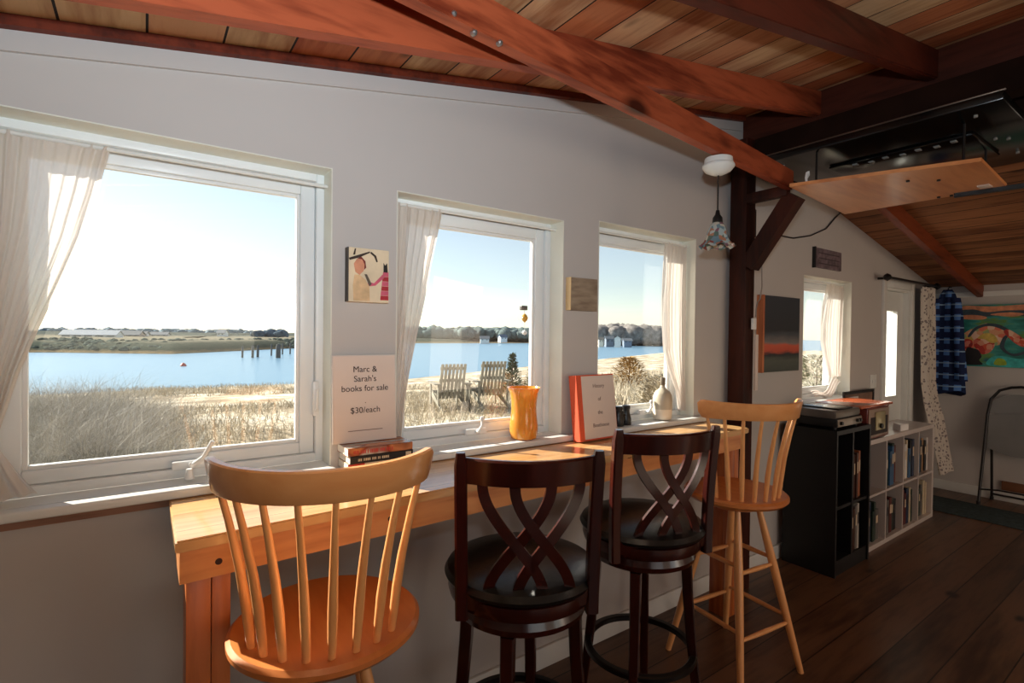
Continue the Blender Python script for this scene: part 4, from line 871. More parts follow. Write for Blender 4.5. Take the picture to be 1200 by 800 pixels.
b = B().box((6.862, PY1, PZ0), (6.8995, PY0, PZ1), .001); obj('canvas', b, m, fp, 0)
pm = {k: plain('brush_' + k, c, .55, var=.15, scale=22) for k, c in dict(peach=(214, 142, 104), slate=(56, 74, 84), orange=(206, 78, 48), red=(176, 46, 36), black=(30, 26, 28), skin=(222, 160, 120), gold=(206, 176, 84), lime=(150, 176, 50), teal=(60, 180, 176)).items()}
def patchwork(name, cols_, sc_):
    m, nt, bs = newmat(name); N = nt.nodes.new; L = nt.links.new; tc = N('ShaderNodeTexCoord'); vo = N('ShaderNodeTexVoronoi'); vo.inputs['Scale'].default_value = sc_; L(tc.outputs['Object'], vo.inputs['Vector'])
    sp = N('ShaderNodeSeparateColor'); L(vo.outputs['Color'], sp.inputs[0]); rp = N('ShaderNodeValToRGB'); rp.color_ramp.interpolation = 'CONSTANT'
    while len(rp.color_ramp.elements) < len(cols_): rp.color_ramp.elements.new(.5)
    for i, c in enumerate(cols_): rp.color_ramp.elements[i].position = i / len(cols_); rp.color_ramp.elements[i].color = lin(c)
    L(sp.outputs[0], rp.inputs[0]); L(rp.outputs[0], bs.inputs['Base Color']); bs.inputs['Roughness'].default_value = .5; return m
pm['orange'] = patchwork('brush_face', [(206, 78, 48), (222, 150, 120), (176, 46, 36), (232, 190, 160), (214, 110, 90)], 26)
pm['skin'] = patchwork('brush_shoulder', [(222, 160, 120), (206, 176, 84), (226, 120, 92), (232, 196, 170), (150, 170, 120)], 22)
pm['red'] = patchwork('brush_hand', [(190, 54, 42), (220, 130, 110), (150, 40, 40)], 30)
def bez(pts, n=6):
    out = []
    k = len(pts)
    for i in range(k):
        p0_, p1_, p2_, p3_ = [Vector(pts[(i + j - 1) % k]) for j in range(4)]
        for q in range(n):
            t = q / n; out.append(tuple(.5 * ((2 * p1_) + (-p0_ + p2_) * t + (2 * p0_ - 5 * p1_ + 4 * p2_ - p3_) * t * t + (-p0_ + 3 * p1_ - 3 * p2_ + p3_) * t ** 3)))
    return out
lay = [0]
def blob(name, uv, mat):
    lay[0] += 1; q = bez(uv); x = 6.8612 - lay[0] * .0004
    b = B().poly([(x, PY0 + (u) * (PY1 - PY0), PZ0 + v * (PZ1 - PZ0)) for u, v in q], (.0008 + lay[0] * .0004, 0, 0)); obj(name, b, mat, fp, 0)
W_ = .42  # visible share of the canvas
def V(l): return [(u * W_, v) for u, v in l]
blob('sky_stroke', V([(0, .93), (.2, .99), (.6, .97), (1.2, .99), (1.2, .9), (.7, .88), (.3, .86)]), pm['peach'])
blob('sky_stroke', V([(.02, .9), (.3, .93), (.5, .88), (.8, .9), (1.2, .88), (1.2, .8), (.7, .82), (.3, .8)]), pm['slate'])
blob('sky_stroke', V([(.05, .82), (.3, .84), (.5, .8), (.42, .76), (.1, .78)]), pm['peach'])
blob('sky_stroke', V([(.55, .84), (.8, .87), (1.0, .84), (.85, .8)]), pm['peach'])
blob('figure_shoulder', V([(.1, .42), (.2, .55), (.35, .64), (.5, .7), (.72, .62), (.8, .5), (.74, .4), (.7, .36), (.62, .34), (.5, .3), (.3, .22), (.18, .28)]), pm['skin'])
blob('figure_arm', V([(.24, .5), (.35, .64), (.55, .7), (.75, .64), (1.0, .44), (.97, .42), (.73, .59), (.54, .655), (.37, .60), (.27, .48)]), pm['slate'])
blob('figure_cheek', V([(.32, .4), (.42, .48), (.55, .46), (.62, .36), (.56, .24), (.45, .2), (.36, .28)]), pm['orange'])
blob('figure_chin', V([(.38, .46), (.48, .54), (.6, .52), (.66, .42), (.58, .38), (.48, .44)]), pm['gold'])
blob('figure_hand', V([(.14, .34), (.2, .44), (.3, .42), (.3, .32), (.2, .28)]), pm['red'])
blob('figure_hair', V([(.18, .03), (.13, .14), (.2, .22), (.24, .31), (.33, .29), (.40, .26), (.44, .16), (.41, .10), (.45, .03)]), pm['black'])
blob('figure_strap', V([(.7, .3), (.72, .45), (.78, .52), (.8, .5), (.76, .4), (.76, .3), (.88, .22), (1.1, .3), (1.1, .26), (.88, .18)]), pm['slate'])
blob('far_arm', V([(.74, .56), (.8, .6), (.95, .5), (1.04, .40), (1.0, .33), (.9, .38), (.82, .46)]), pm['orange'])
blob('water_patch', V([(.55, .02), (.56, .14), (.7, .18), (.95, .14), (1.1, .16), (1.1, .02)]), pm['teal'])
blob('light_patch', V([(.62, .04), (.66, .14), (.76, .12), (.78, .04)]), pm['lime'])

# ------------------------------------------------------------------ folding chair, rug, vent
fcx, fcy = 6.50, 1.10
fd = thing('folding_chair', 'grey metal folding chair with black frame against the far wall', 'chair', (fcx, fcy, 0))
mF = plain('dark_chair_frame', (34, 32, 32), .35, .3); mG = plain('grey_steel_seat', (132, 132, 130), .4, .2, var=.03)
Yc = fcy + .05; hw = .235
pts = [(6.32, Yc + hw, .012), (6.44, Yc + hw, .40), (6.55, Yc + hw * .98, .85), (6.57, Yc + hw * .9, 1.0), (6.585, Yc + hw * .65, 1.09), (6.59, Yc + hw * .3, 1.125), (6.592, Yc, 1.135), (6.59, Yc - hw * .3, 1.125), (6.585, Yc - hw * .65, 1.09), (6.57, Yc - hw * .9, 1.0), (6.55, Yc - hw * .98, .85), (6.44, Yc - hw, .40), (6.32, Yc - hw, .012)]
b = B().tube(pts, .013, 12); obj('front_frame', b, mF, fd)
b = B().tube([(6.62, Yc + .20, .012), (6.58, Yc + .20, .45), (6.55, Yc + .20, .66)], .011, 10); b.tube([(6.62, Yc - .20, .012), (6.58, Yc - .20, .45), (6.55, Yc - .20, .66)], .011, 10); b.tube([(6.615, Yc + .20, .06), (6.615, Yc - .20, .06)], .009, 8); b.tube([(6.35, Yc + hw, .14), (6.352, Yc + .1, .16), (6.352, Yc - .1, .16), (6.35, Yc - hw, .14)], .008, 8); obj('rear_leg_frame', b, mF, fd)
b = B(); rings = []
for k in range(17):
    s = -1 + 2 * k / 16; y = Yc + s * (hw - .02); top = .90 + .16 * math.sqrt(max(0, 1 - (s * .93) ** 2)); bot = .86; xo = .02 * (1 - s * s)
    rings.append([Vector((6.548 + xo, y, bot)), Vector((6.553 + xo, y, bot)), Vector((6.575 + xo, y, top)), Vector((6.570 + xo, y, top))])
b.rings(rings); obj('backrest', b, mG, fd, 60)
b = B(); rings = []
for k in range(17):
    s = -1 + 2 * k / 16; y = Yc + s * (hw - .018); xo = .0; zt = .88 - .03 * s * s; zb_ = .53 - .06 * (1 - s * s)
    rings.append([Vector((6.50, y, zb_)), Vector((6.505, y, zb_)), Vector((6.540, y, zt)), Vector((6.535, y, zt))])
b.rings(rings); obj('folded_seat', b, mG, fd, 60)
b = B()
for y in (Yc + hw, Yc - hw): b.cyl((6.32, y, .0), (6.32, y, .03), .017)
for y in (Yc + .2, Yc - .2): b.cyl((6.62, y, .0), (6.62, y, .03), .015)
obj('rubber_foot', b, M['black'], fd)
fd.location = (fcx + .235, fcy + .045, 0)
b = B().box((5.96, -1.2, .0005), (6.50, 1.78, .010), .003); tag(obj('rug', b, plain('blue_grey_rug', (72, 84, 86), .95, var=.12, scale=40, spec=.05)), 'flat blue-grey runner rug on the floorboards near the far wall', 'rug')
b = B().box((6.872, 1.13, .11), (6.882, 1.33, .20), .002); tag(obj('floor_vent', b, plain('brown_vent', (120, 78, 52), .5)), 'small brown vent cover low on the far wall under the folding chair', 'vent')

# ------------------------------------------------------------------ outdoors
def ys(x): return 45 if x < 20 else 45 + (x - 20) * .47
def gz(x, y):
    q = y / ys(x) * 45; pr = [(0, -.42), (4, -.36), (9, -.03), (11.5, -.0), (14, -.35), (20, -1.0), (30, -1.75), (42, -2.45), (46, -2.68), (60, -4)]
    z = pr[-1][1]
    for (a, za), (c, zc) in zip(pr, pr[1:]):
        if a <= q <= c: f = (q - a) / (c - a); z = za + (zc - za) * f; break
    damp = 1 if q < 38 else max(0, (46 - q) / 8)
    return z + (mnoise.noise(Vector((x * .35, y * .35, 0))) * .14 + mnoise.noise(Vector((x * 1.3, y * 1.3, 4))) * .05) * damp * (1 if y > 3 else .5)
me = bpy.data.meshes.new('ground'); vs, fs = [], []
xsg = [-30 + i * .5 for i in range(160)] + [50 + i * 2.0 for i in range(46)]; ysg = [2.15 + i * .35 for i in range(60)] + [23.5 + i * 1.2 for i in range(66)]
for x in xsg:
    for y in ysg: vs.append((x, y, gz(x, y)))
ny = len(ysg)
for i in range(len(xsg) - 1):
    for j in range(ny - 1): fs.append((i * ny + j, (i + 1) * ny + j, (i + 1) * ny + j + 1, i * ny + j + 1))
me.from_pydata(vs, [], fs)
for p in me.polygons: p.use_smooth = True
m, nt, bs = newmat('dune_sand_and_dry_grass'); N = nt.nodes.new; L = nt.links.new; tc = N('ShaderNodeTexCoord')
n1 = N('ShaderNodeTexNoise'); n1.inputs['Scale'].default_value = .55; n1.inputs['Detail'].default_value = 5; L(tc.outputs['Object'], n1.inputs['Vector'])
n2 = N('ShaderNodeTexNoise'); n2.inputs['Scale'].default_value = 9; n2.inputs['Detail'].default_value = 6; L(tc.outputs['Object'], n2.inputs['Vector'])
ad = N('ShaderNodeMath'); ad.operation = 'MULTIPLY_ADD'; ad.inputs[1].default_value = .5; L(n2.outputs['Fac'], ad.inputs[0]); L(n1.outputs['Fac'], ad.inputs[2])
rp = N('ShaderNodeValToRGB')
for i, (p, c) in enumerate(((.62, (138, 124, 102)), (.74, (176, 162, 138)), (.84, (208, 198, 176)), (.95, (224, 217, 202)))):
    e = rp.color_ramp.elements[i] if i < 2 else rp.color_ramp.elements.new(p); e.position = p; e.color = lin(c)
L(ad.outputs[0], rp.inputs[0]); L(rp.outputs[0], bs.inputs['Base Color']); bs.inputs['Roughness'].default_value = .95; bs.inputs['Specular IOR Level'].default_value = .1
bp = N('ShaderNodeBump'); bp.inputs['Distance'].default_value = .05; bp.inputs['Strength'].default_value = .6; L(n2.outputs['Fac'], bp.inputs['Height']); L(bp.outputs[0], bs.inputs['Normal'])
me.materials.append(m); g = bpy.data.objects.new('ground', me); col.objects.link(g); g['kind'] = 'structure'
# water
me = bpy.data.meshes.new('water'); me.from_pydata([(-600, 20, -2.6), (1200, 20, -2.6), (1200, 900, -2.6), (-600, 900, -2.6)], [], [(0, 1, 2, 3)])
m, nt, bs = newmat('bay_water'); N = nt.nodes.new; L = nt.links.new; tc = N('ShaderNodeTexCoord'); mp = N('ShaderNodeMapping'); mp.inputs['Scale'].default_value = (.5, 1.4, 1); mp.inputs['Rotation'].default_value = (0, 0, R(35)); L(tc.outputs['Object'], mp.inputs[0])
n1 = N('ShaderNodeTexNoise'); n1.inputs['Scale'].default_value = 1.4; n1.inputs['Detail'].default_value = 5; L(mp.outputs[0], n1.inputs['Vector'])
bp = N('ShaderNodeBump'); bp.inputs['Strength'].default_value = .55; bp.inputs['Distance'].default_value = .25; L(n1.outputs['Fac'], bp.inputs['Height']); L(bp.outputs[0], bs.inputs['Normal'])
bs.inputs['Base Color'].default_value = lin((104, 142, 168)); bs.inputs['Roughness'].default_value = .28; bs.inputs['IOR'].default_value = 1.33
me.materials.append(m); w = bpy.data.objects.new('water', me); col.objects.link(w); w['kind'] = 'structure'
# far shore land
shore = [(-160, 190), (-60, 140), (-14, 126), (4, 112), (32, 144), (60, 176), (100, 213), (159, 212), (172, 180), (225, 187), (330, 215), (520, 300)]
def offs(i, d):
    a = Vector(shore[max(0, i - 1)]); c = Vector(shore[min(len(shore) - 1, i + 1)]); t = (c - a).normalized(); n = Vector((-t.y, t.x)); n = n if n.y > 0 else -n
    return Vector(shore[i]) + (n * .3 + Vector((.36, .93)) * .7) * d
rowsd = [(0, -2.7), (2, -2.2), (9, -.75), (16, -.35), (60, -.2), (140, .6), (260, .9)]
rowsr = [(0, -2.7), (4, -2.35), (18, -2.1), (24, -1.2), (60, .2), (140, 1.6), (260, 2.4)]
N_ = 14
def resample(k):
    i = min(int(k), len(shore) - 2); f = k - i; return i, f
b = B(); rows = []
tot = (len(shore) - 1) * N_
for q in range(tot + 1):
    i, f = resample(q / N_)
    rr_ = []
    lf = 1 if i + f < 5 else (0 if i + f > 6 else 6 - (i + f))
    for (d0, z0_), (d1, z1_) in zip(rowsd, rowsr):
        d = d0 * lf + d1 * (1 - lf); z = z0_ * lf + z1_ * (1 - lf); p = offs(i, d).lerp(offs(i + 1, d), f)
        z += mnoise.noise(Vector((p.x * .35, p.y * .35, 9))) * (.25 if z > -2.5 else .0)
        rr_.append(Vector((p.x, p.y, z)))
    rows.append(rr_)
b.rings(rows, closed=False, cap=False)
m, nt, bs = newmat('salt_marsh_land'); N = nt.nodes.new; L = nt.links.new; tc = N('ShaderNodeTexCoord'); ns = N('ShaderNodeTexNoise'); ns.inputs['Scale'].default_value = .9; ns.inputs['Detail'].default_value = 6; L(tc.outputs['Object'], ns.inputs['Vector'])
sp = N('ShaderNodeSeparateXYZ'); L(tc.outputs['Object'], sp.inputs[0]); mr = N('ShaderNodeMapRange'); mr.inputs[1].default_value = -2.6; mr.inputs[2].default_value = 1.5; L(sp.outputs['Z'], mr.inputs[0])
ad = N('ShaderNodeMath'); ad.operation = 'MULTIPLY_ADD'; ad.inputs[1].default_value = .25; L(ns.outputs['Fac'], ad.inputs[0]); L(mr.outputs[0], ad.inputs[2])
rp = N('ShaderNodeValToRGB')
for i, (p, c) in enumerate(((.10, (60, 64, 56)), (.17, (128, 114, 90)), (.27, (58, 66, 60)), (.55, (78, 84, 76)), (.72, (140, 134, 118)), (.8, (86, 92, 88)))):
    e = rp.color_ramp.elements[i] if i < 2 else rp.color_ramp.elements.new(p); e.position = p; e.color = lin(c)
L(ad.outputs[0], rp.inputs[0]); L(rp.outputs[0], bs.inputs['Base Color']); bs.inputs['Roughness'].default_value = 1; bs.inputs['Specular IOR Level'].default_value = .0
o = obj('ground_far_shore', b, m, None, 60, kind='structure')
# wooded hills (uncountable trees in the distance)
def woods(name, label, spots, c, seed):
    r_ = random.Random(seed); b = B()
    for (x, y, z, w, h, n, s) in spots:
        for k in range(n):
            px_ = x + r_.uniform(-w, w); py_ = y + r_.uniform(-h, h); sz = s * r_.uniform(.6, 1.15); t = bmesh.new(); bmesh.ops.create_icosphere(t, subdivisions=2, radius=1)
            for v_ in t.verts: v_.co *= 1 + .35 * mnoise.noise(v_.co * 2.2 + Vector((px_, py_, 0)))
            bmesh.ops.scale(t, vec=(sz * 1.25, sz * 1.25, sz), verts=t.verts); bmesh.ops.translate(t, vec=(px_, py_, z + sz * .5), verts=t.verts); b._merge(t)
    return obj(name, b, plain(name + '_foliage', c, 1, var=.22, scale=.6, spec=0, bump=0), None, 60, kind='stuff', label=label, cat='trees')
def fw(u, d, z): p = bcam(u, 390, d); return (p.x, p.y, z)
def line_woods(u0, u1, d, z, n, s, spread=12):
    out = []
    for k in range(n):
        u = u0 + (u1 - u0) * (k + .5) / n; p = fw(u, d, z); out.append((p[0], p[1], z, spread, spread, 3, s))
    return out
woods('distant_woods', 'low blue-green wooded hill on the horizon left of the pilings', line_woods(76, 300, 320, -.9, 70, 2.5, 14), (112, 128, 138), 1)
woods('distant_woods', 'wooded blue-green hill across the bay behind the wooden lawn chairs', line_woods(468, 640, 285, .2, 60, 3.4, 10), (104, 118, 118), 2)
woods('distant_woods', 'leafless grey-brown woods behind the houses seen through the third window', line_woods(690, 800, 235, -.2, 50, 4.2, 8), (132, 128, 124), 3)
woods('bank_scrub', 'dark low scrub covering the far bank across the left water', [(*fw(rs_u, rs_d + 11 * rs_f, -2.35 + 1.75 * rs_f), 2, .6, 2, .5) for rs_u, rs_d, rs_f in [(48 + 304 * ((k * .618) % 1), 97 + 42 * max(0, (48 + 304 * ((k * .618) % 1)) - 200) / 150, (k * .377) % 1) for k in range(260)]], (96, 106, 98), 8)
# tree clump by the pilings shore
woods('tree_clump', 'dark tree clump on the far point behind the pilings', [(*fw(313, 190, -.2), 6, 3, 10, 1.9), (*fw(303, 190, -.2), 3, 3, 4, 1.5)], (88, 104, 116), 4)
# houses
def house(label, u, d, z, w, dp, h, wallc, roofc, yaw=0.0, group=None):
    p = Vector(fw(u, d, z)); t = thing('house', label, 'house', p, yaw, group); Mx = Matrix.Translation(p) @ Matrix.Rotation(yaw, 4, 'Z')
    b = B().box((-w / 2, -dp / 2, -1.5), (w / 2, dp / 2, h)); b.poly([(-w / 2, -dp / 2, h), (-w / 2, dp / 2, h), (-w / 2, 0, h + dp * .38)], (w, 0, 0)); bmesh.ops.transform(b.bm, matrix=Mx, verts=b.bm.verts); obj('wall', b, plain('house_wall', wallc, .8), t, 0)
    b = B()
    for s in (-1, 1): b.poly([(-w / 2 - .3, s * (dp / 2 + .3), h - .1), (-w / 2 - .3, 0, h + dp * .38 + .08), (-w / 2 - .3, 0, h + dp * .38 + .26), (-w / 2 - .3, s * (dp / 2 + .3), h + .08)], (w + .6, 0, 0))
    bmesh.ops.transform(b.bm, matrix=Mx, verts=b.bm.verts); obj('roof', b, plain('house_roof', roofc, .9), t, 0)
    nwin = max(2, min(5, int(w / 1.6)))
    for k in range(nwin):
        x = -w / 2 + (k + .5) * w / nwin; b = B().box((x - w * .07, -dp / 2 - .05, h * .35), (x + w * .07, -dp / 2 + .02, h * .75)); bmesh.ops.transform(b.bm, matrix=Mx, verts=b.bm.verts); obj('window', b, plain('house_window', (50, 58, 66), .3), t, 0)
    return t
ya = -R(30)
house('long low white building on the left shore horizon', 108, 140, -.25, 14, 3, .55, (232, 230, 226), (190, 196, 202), ya)
house('long pinkish-tan low building right of the long white one', 152, 156, -.2, 7, 3, .45, (196, 176, 162), (130, 134, 138), ya)
house('small white building midway along the left shore', 170, 162, -.1, 1.4, 2, .5, (236, 232, 228), (140, 140, 140), ya)
house('pale low building on the left shore above the buoy', 188, 168, -.1, 5, 2, .4, (214, 208, 200), (140, 144, 148), ya)
house('small white house on the left shore towards the pilings', 261, 170, .3, 2.2, 3, .8, (230, 230, 228), (150, 154, 158), ya)
house('white house with grey roof across the bay, behind the right lawn chair', 568, 235, -1.2, 4, 3, .8, (236, 234, 230), (110, 116, 122), ya)
house('pale blue-roofed white house across the bay, nearest the sun catcher', 589, 246, -.6, 3.4, 3, 1.0, (226, 230, 232), (96, 116, 136), ya + .4)
house('tall white gabled house seen through the third window', 724, 190, -1.1, 1.8, 2.2, 1.9, (238, 234, 226), (90, 84, 82), ya + 1.2)
house('blue-grey house left of the tall white one through the third window', 714, 200, -1.1, 3.0, 2.4, 1.5, (120, 132, 146), (104, 114, 122), ya)
house('blue house right of the tall white one through the third window', 735, 196, -1.1, 3.0, 2, .9, (124, 140, 160), (124, 130, 136), ya)
house('cream house at the left edge of the third window view', 704, 196, -1.1, 1.8, 2, 1.2, (222, 216, 200), (110, 110, 106), ya)
# pilings in the channel
pil = None
for i, (u, d, w, ztop) in enumerate(((284, 84, .16, -.7), (296, 84, .2, -.55), (302, 86, .2, -.6), (318, 92, .14, -.5), (326, 84, .38, -.35), (331, 98, .14, -.4), (340, 100, .14, -.4))):
    p = Vector(fw(u, d, 0)); b = B().tube([(p.x, p.y, -3.2), (p.x + .05, p.y, ztop - .3), (p.x + .06, p.y, ztop)], [w, w * .95, w * .7], 10)
    tag(obj('piling', b, plain('weathered_piling', (82, 84, 84), .9)), 'thickest dark wooden piling standing in the channel' if i == 4 else 'thin grey wooden piling standing in the channel', 'piling', None if i == 4 else 'thin pilings in the channel')
for u, zt, lab in ((278, 8.5, 'tall thin mast behind the dark tree clump on the left horizon'), (143, 5.5, 'short thin mast on the left horizon above the pinkish-tan building')):
    p = Vector(fw(u, 200, 0)); b = B().cyl((p.x, p.y, -.5), (p.x, p.y, zt), .12, .05, 6); tag(obj('mast', b, plain('grey_mast', (150, 156, 160), .5)), lab, 'mast')
p = Vector(fw(215, 62, -2.6)); b = B().lathe([(0, -2.75), (.28, -2.7), (.34, -2.5), (.2, -2.3), (.06, -2.2), (0, -2.18)], (p.x, p.y, 0), 14); tag(obj('buoy', b, plain('faded_red_buoy', (206, 96, 84), .6)), 'small faded red buoy floating in the bay', 'buoy')

# beach grass and brush: thousands of blades in one mesh each
def blades(name, label, clumps, mat, cat='grass'):
    vs, fs = [], []; r_ = random.Random(len(clumps))
    for (x, y, z, n, h, spread, lean_, w) in clumps:
        for k in range(n):
            a = r_.uniform(0, 2 * PI); rr_ = spread * math.sqrt(r_.random()); bx, by = x + rr_ * cos(a), y + rr_ * sin(a); hh = h * r_.uniform(.45, 1.1)
            la = r_.uniform(0, 2 * PI); lx, ly = lean_ * hh * cos(la) * r_.random(), lean_ * hh * sin(la) * r_.random(); wa = r_.uniform(0, PI); wx, wy = w * cos(wa), w * sin(wa); i = len(vs)
            vs += [(bx - wx, by - wy, z - .03), (bx + wx, by + wy, z - .03), (bx + lx * .4 + wx * .7, by + ly * .4 + wy * .7, z + hh * .6), (bx + lx * .4 - wx * .7, by + ly * .4 - wy * .7, z + hh * .6), (bx + lx, by + ly, z + hh)]
            fs += [(i, i + 1, i + 2, i + 3), (i + 3, i + 2, i + 4)]
    me = bpy.data.meshes.new(name); me.from_pydata(vs, [], fs); me.materials.append(mat); o = bpy.data.objects.new(name, me); col.objects.link(o); return tag(o, label, cat, None, 'stuff')
def bladmat(name, a, c, sc_=1.2):
    m, nt, bs = newmat(name); N = nt.nodes.new; L = nt.links.new; tc = N('ShaderNodeTexCoord'); ns = N('ShaderNodeTexNoise'); ns.inputs['Scale'].default_value = sc_; ns.inputs['Detail'].default_value = 8; ns.inputs['Roughness'].default_value = .8; L(tc.outputs['Object'], ns.inputs['Vector'])
    rp = N('ShaderNodeValToRGB'); rp.color_ramp.elements[0].position = .35; rp.color_ramp.elements[1].position = .65; rp.color_ramp.elements[0].color = lin(a); rp.color_ramp.elements[1].color = lin(c); L(ns.outputs['Fac'], rp.inputs[0]); L(rp.outputs[0], bs.inputs['Base Color']); bs.inputs['Roughness'].default_value = .9; bs.inputs['Specular IOR Level'].default_value = .1; return m
rg = random.Random(21); cl = []
def clump_at(u, d, n, h, sp_, ln, w, out):
    p = bcam(u, 390, d)
    if p.y < 2.6: return
    out.append((p.x, p.y, gz(p.x, p.y), n, h, sp_, ln, w))
for k in range(2600):
    u = rg.uniform(10, 1000); d = 3.5 * (34 / 3.5) ** rg.random()
    p = bcam(u, 390, d)
    if mnoise.noise(Vector((p.x * .3, p.y * .3, 20))) < (-.18 if u < 440 else -.45): continue
    if d > 16 and d < 27 and 150 < u < 460: continue
    clump_at(u, d, 16, rg.uniform(.06, .2) * (1 + d * .02), .3 + d * .01, 1.5, .002 + d * .0006, cl)
for k in range(260):
    u = rg.uniform(120, 350); d = rg.uniform(28, 36) if k % 2 else rg.uniform(30, 40); clump_at(u, d, 14, .28, 1.2, .9, .015, cl)
for k in range(160): clump_at(rg.uniform(700, 790), rg.uniform(10, 30), 14, .55, .6, .6, .014, cl)
for k in range(700): clump_at(rg.uniform(440, 800), 9.5 * 3.4 ** rg.random(), 20, .2, .6, 1.4, .006, cl)
blades('beach_grass', 'pale dry beach grass covering the dunes outside the windows', cl, bladmat('dry_grass', (146, 134, 114), (218, 208, 186)))
cb_ = []
for k in range(520):
    u = rg.uniform(-60, 215); d = rg.uniform(4.6, 11); 
    if rg.random() < max(0, (u - 120) / 110): continue
    clump_at(u, d, 46, rg.uniform(.45, .95) * (1 if u < 150 else .7), .45, 1.9, .0028, cb_)
blades('dune_brush', 'tall grey-brown tangled brush outside the lower left of the largest window', cb_, bladmat('grey_brush', (126, 122, 112), (206, 200, 188)), 'brush')
# evergreen sapling beside the chairs and russet shrub
def shrub(name, label, p, h, w, n, c0, c1, cat, cone=True, seed=1, lw=.02):
    r_ = random.Random(seed); t = thing(name, label, cat, p); b = B().tube([(p.x, p.y, p.z - .1), (p.x, p.y, p.z + h * .85)], [.03, .008], 8); obj('trunk', b, plain(name + '_bark', (84, 66, 52), .9), t)
    vs, fs = [], []
    for k in range(n):
        f = r_.random() ** (1.4 if cone else .8); z = h * (.05 + .93 * f); rad = w * ((1 - f) if cone else math.sqrt(max(.02, 1 - (2 * f - .9) ** 2 * .8))) * r_.uniform(.3, 1.0) + .01; a = r_.uniform(0, 2 * PI); c = Vector((rad * cos(a), rad * sin(a), z)); i = len(vs)
        d = Vector((cos(a), sin(a), r_.uniform(-.1, .9))).normalized() * h * .09; s_ = Vector((-sin(a), cos(a), r_.uniform(-.4, .4))) * lw * h
        vs += [tuple(c - s_), tuple(c + s_), tuple(c + d + s_ * .5), tuple(c + d - s_ * .5)]; fs.append((i, i + 1, i + 2, i + 3))
    me = bpy.data.meshes.new('foliage'); me.from_pydata(vs, [], fs); me.materials.append(bladmat(name + '_leaf', c0, c1, 6)); o = bpy.data.objects.new('foliage', me); col.objects.link(o); o.parent = t; return t
def ground_pt(u, d): p = bcam(u, 390, d); return Vector((p.x, p.y, gz(p.x, p.y)))
shrub('evergreen_sapling', 'small dark evergreen sapling right of the wooden lawn chairs', ground_pt(601, 14.5), 1.15, .34, 900, (44, 60, 44), (88, 100, 68), 'tree', seed=2)
shrub('evergreen_sapling', 'taller evergreen sapling at the right glass edge of the middle window', ground_pt(625, 15), 1.0, .3, 700, (56, 70, 50), (104, 112, 76), 'tree', seed=3)
shrub('dune_shrub', 'low russet shrub left of the small evergreen sapling', ground_pt(590, 13.5), .55, .38, 500, (110, 84, 60), (160, 128, 90), 'shrub', False, 4)
shrub('dune_shrub', 'yellow-brown shrub outside the third window', ground_pt(738, 15.5), 1.0, .5, 1400, (120, 92, 50), (184, 150, 90), 'shrub', False, 5)
shrub('dune_shrub', 'grey-brown bushy shrub at the right of the third window view', ground_pt(778, 9.4), 1.1, .55, 2000, (136, 124, 104), (196, 184, 158), 'shrub', False, 6)
shrub('dune_shrub', 'pale green-grey shrub outside the small far window', ground_pt(958, 14), 1.3, .9, 1200, (110, 112, 90), (170, 168, 140), 'shrub', False, 7)
shrub('dune_shrub', 'green shrub outside the far door glass', ground_pt(1046, 14), 2.4, 1.1, 1600, (90, 104, 84), (140, 150, 120), 'shrub', False, 8)

# wooden lawn chairs looking over the water
mAd = wood('weathered_lawn_chair', (112, 108, 98), (148, 144, 130), 'Z', .8, 6, spec=.2)
def lawn_chair(label, p, rz):
    t = thing('lawn_chair', label, 'chair', (0, 0, 0), 0, 'pair of slatted wooden lawn chairs on the dune')
    # faces +Y (towards the water), back leans to -Y
    for k in range(7):
        x = -.25 + k * .0833; b = B().box((x - .031, -.01, 0), (x + .031, .012, .80), .004); bmesh.ops.transform(b.bm, matrix=Matrix.Translation((0, -.12, .26)) @ Matrix.Rotation(R(18), 4, 'X'), verts=b.bm.verts); obj('back_slat', b, mAd, t, 0)
    b = B()
    for z in (.08, .38, .66): b.box((-.29, .013, z), (.29, .035, z + .07), .003)
    bmesh.ops.transform(b.bm, matrix=Matrix.Translation((0, -.12, .26)) @ Matrix.Rotation(R(18), 4, 'X'), verts=b.bm.verts); obj('back_brace', b, mAd, t, 0)
    for k in range(5): b = B().box((-.28, -.08 + k * .105, .30 + k * .018), (.28, .01 + k * .105, .322 + k * .018), .003); obj('seat_slat', b, mAd, t, 0)
    for s in (-1, 1):
        b = B().box((s * .35 - .07, -.34, .575), (s * .35 + .07, .46, .60), .01); obj('armrest', b, mAd, t, 0)
        b = B().box((s * .31 - .014, .36, 0), (s * .31 + .014, .46, .574), .003); obj('front_leg', b, mAd, t, 0)
        b = B().poly([(s * .295 - .013, -.62, 0), (s * .295 - .013, -.50, 0), (s * .295 - .013, .44, .30), (s * .295 - .013, .44, .40), (s * .295 - .013, .30, .40)], (.026, 0, 0)); obj('rear_leg', b, mAd, t, 0)
        b = B().box((s * .33 - .012, -.34, .14), (s * .33 + .012, -.27, .574), .003); obj('arm_post', b, mAd, t, 0)
    t.location = p; t.rotation_euler = (0, 0, rz); return t
P1 = ground_pt(527, 11.4); P2 = ground_pt(573, 11.5)
lawn_chair('slatted wooden lawn chair on the dune, left of the pair', P1, R(-12)); lawn_chair('slatted wooden lawn chair on the dune, right of the pair', P2, R(-12))
pm_ = (P1 + P2) / 2; tt = thing('lawn_table', 'small slatted table joining the two wooden lawn chairs', 'table', (pm_.x, pm_.y, min(P1.z, P2.z)), R(-12))
Mt = chain(tt)
b = B()
for k in range(4): b.box((-.045, -.02 + k * .08, .53), (.045, .05 + k * .08, .555), .003)
bmesh.ops.transform(b.bm, matrix=Mt, verts=b.bm.verts); obj('table_top', b, mAd, tt, 0)
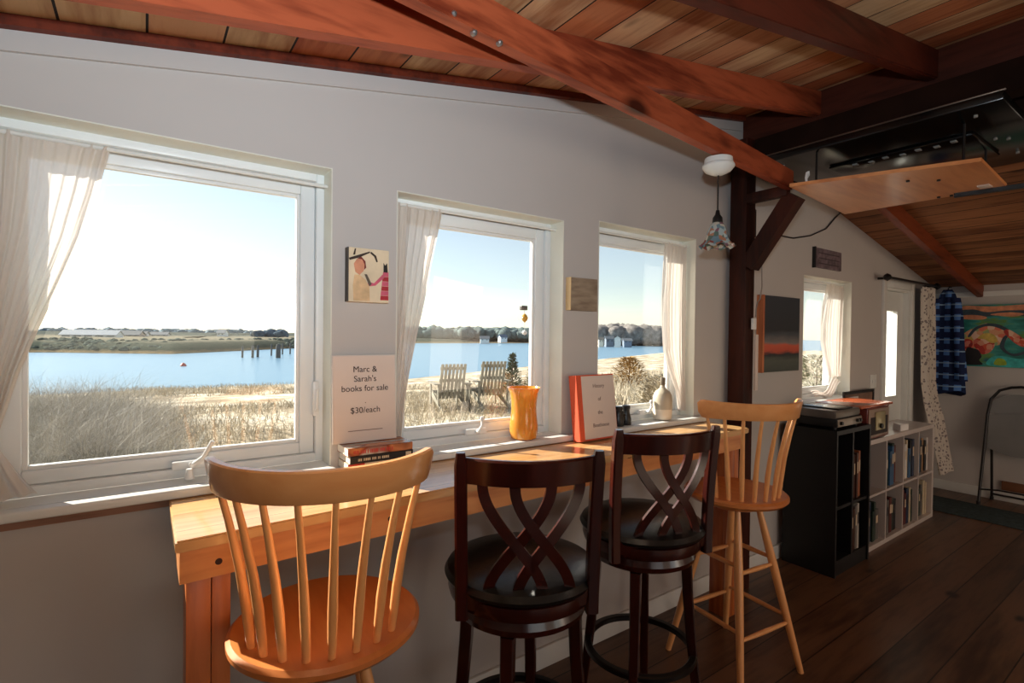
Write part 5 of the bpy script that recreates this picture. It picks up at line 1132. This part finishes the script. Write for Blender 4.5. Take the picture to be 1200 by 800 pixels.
b = B(); b.box((-.04, .0, 0), (-.02, .03, .529)); b.box((.02, .0, 0), (.04, .03, .529)); b.box((-.04, .24, 0), (-.02, .27, .529)); b.box((.02, .24, 0), (.04, .27, .529)); bmesh.ops.transform(b.bm, matrix=Mt, verts=b.bm.verts); obj('leg', b, mAd, tt, 0)

# ------------------------------------------------------------------ light: low sun, sky, camera flash, added rear fill
sd_ = Vector((.60, -1.0, -.62)).normalized()       # the way sunlight travels
sun = bpy.data.lights.new('sun', 'SUN'); sun.energy = 14.0; sun.angle = R(.6); sun.color = (1, .90, .78); so = bpy.data.objects.new('sun', sun); col.objects.link(so); so.rotation_euler = sd_.to_track_quat('-Z', 'Y').to_euler()
wd = bpy.data.worlds.new('world'); sc.world = wd; wd.use_nodes = True; nt = wd.node_tree; bg = nt.nodes['Background']
sky = nt.nodes.new('ShaderNodeTexSky'); sky.sky_type = 'NISHITA'; sky.sun_disc = False; sky.sun_elevation = R(20); sky.sun_rotation = math.atan2(-sd_.x, -sd_.y); sky.air_density = 1.0; sky.dust_density = .1; sky.ozone_density = 1.2
hs_ = nt.nodes.new('ShaderNodeHueSaturation'); hs_.inputs['Saturation'].default_value = .62; nt.links.new(sky.outputs[0], hs_.inputs['Color']); nt.links.new(hs_.outputs[0], bg.inputs[0]); bg.inputs[1].default_value = .19
fl = bpy.data.lights.new('camera_flash', 'SPOT'); fl.energy = 135; fl.spot_size = R(168); fl.spot_blend = 1.0; fl.shadow_soft_size = .03; fl.color = (.80, .91, 1.0)
fo = bpy.data.objects.new('camera_flash', fl); col.objects.link(fo); fo.location = (-.01, -.02, 1.80); fo.rotation_euler = (Vector((.75, 1.2, 3.5)) - Vector(fo.location)).to_track_quat('-Z', 'Y').to_euler()
for x, wdt, en, yy, aim in ((2.6, 7.0, 29, -3.42, (0, 1, 0)), (4.0, 1.8, 32, -3.0, (2.9, 4.2, -.2))):  # added warm fill behind the camera, the second aimed at the far wall
    al = bpy.data.lights.new('rear_fill', 'AREA'); al.shape = 'RECTANGLE'; al.size = wdt; al.size_y = 2.2; al.energy = en; al.color = (1, .77, .58)
    ao = bpy.data.objects.new('rear_fill', al); col.objects.link(ao); ao.location = (x, yy, 1.3); ao.rotation_euler = Vector(aim).to_track_quat('-Z', 'Y').to_euler()
sc.view_settings.view_transform = 'Standard'; sc.view_settings.look = 'None'; sc.view_settings.gamma = 1; sc.view_settings.exposure = 0; sc.view_settings.use_curve_mapping = False
sc.cycles.max_bounces = 8; sc.cycles.diffuse_bounces = 5; sc.cycles.transparent_max_bounces = 16
sc.cycles.sample_clamp_indirect = 6
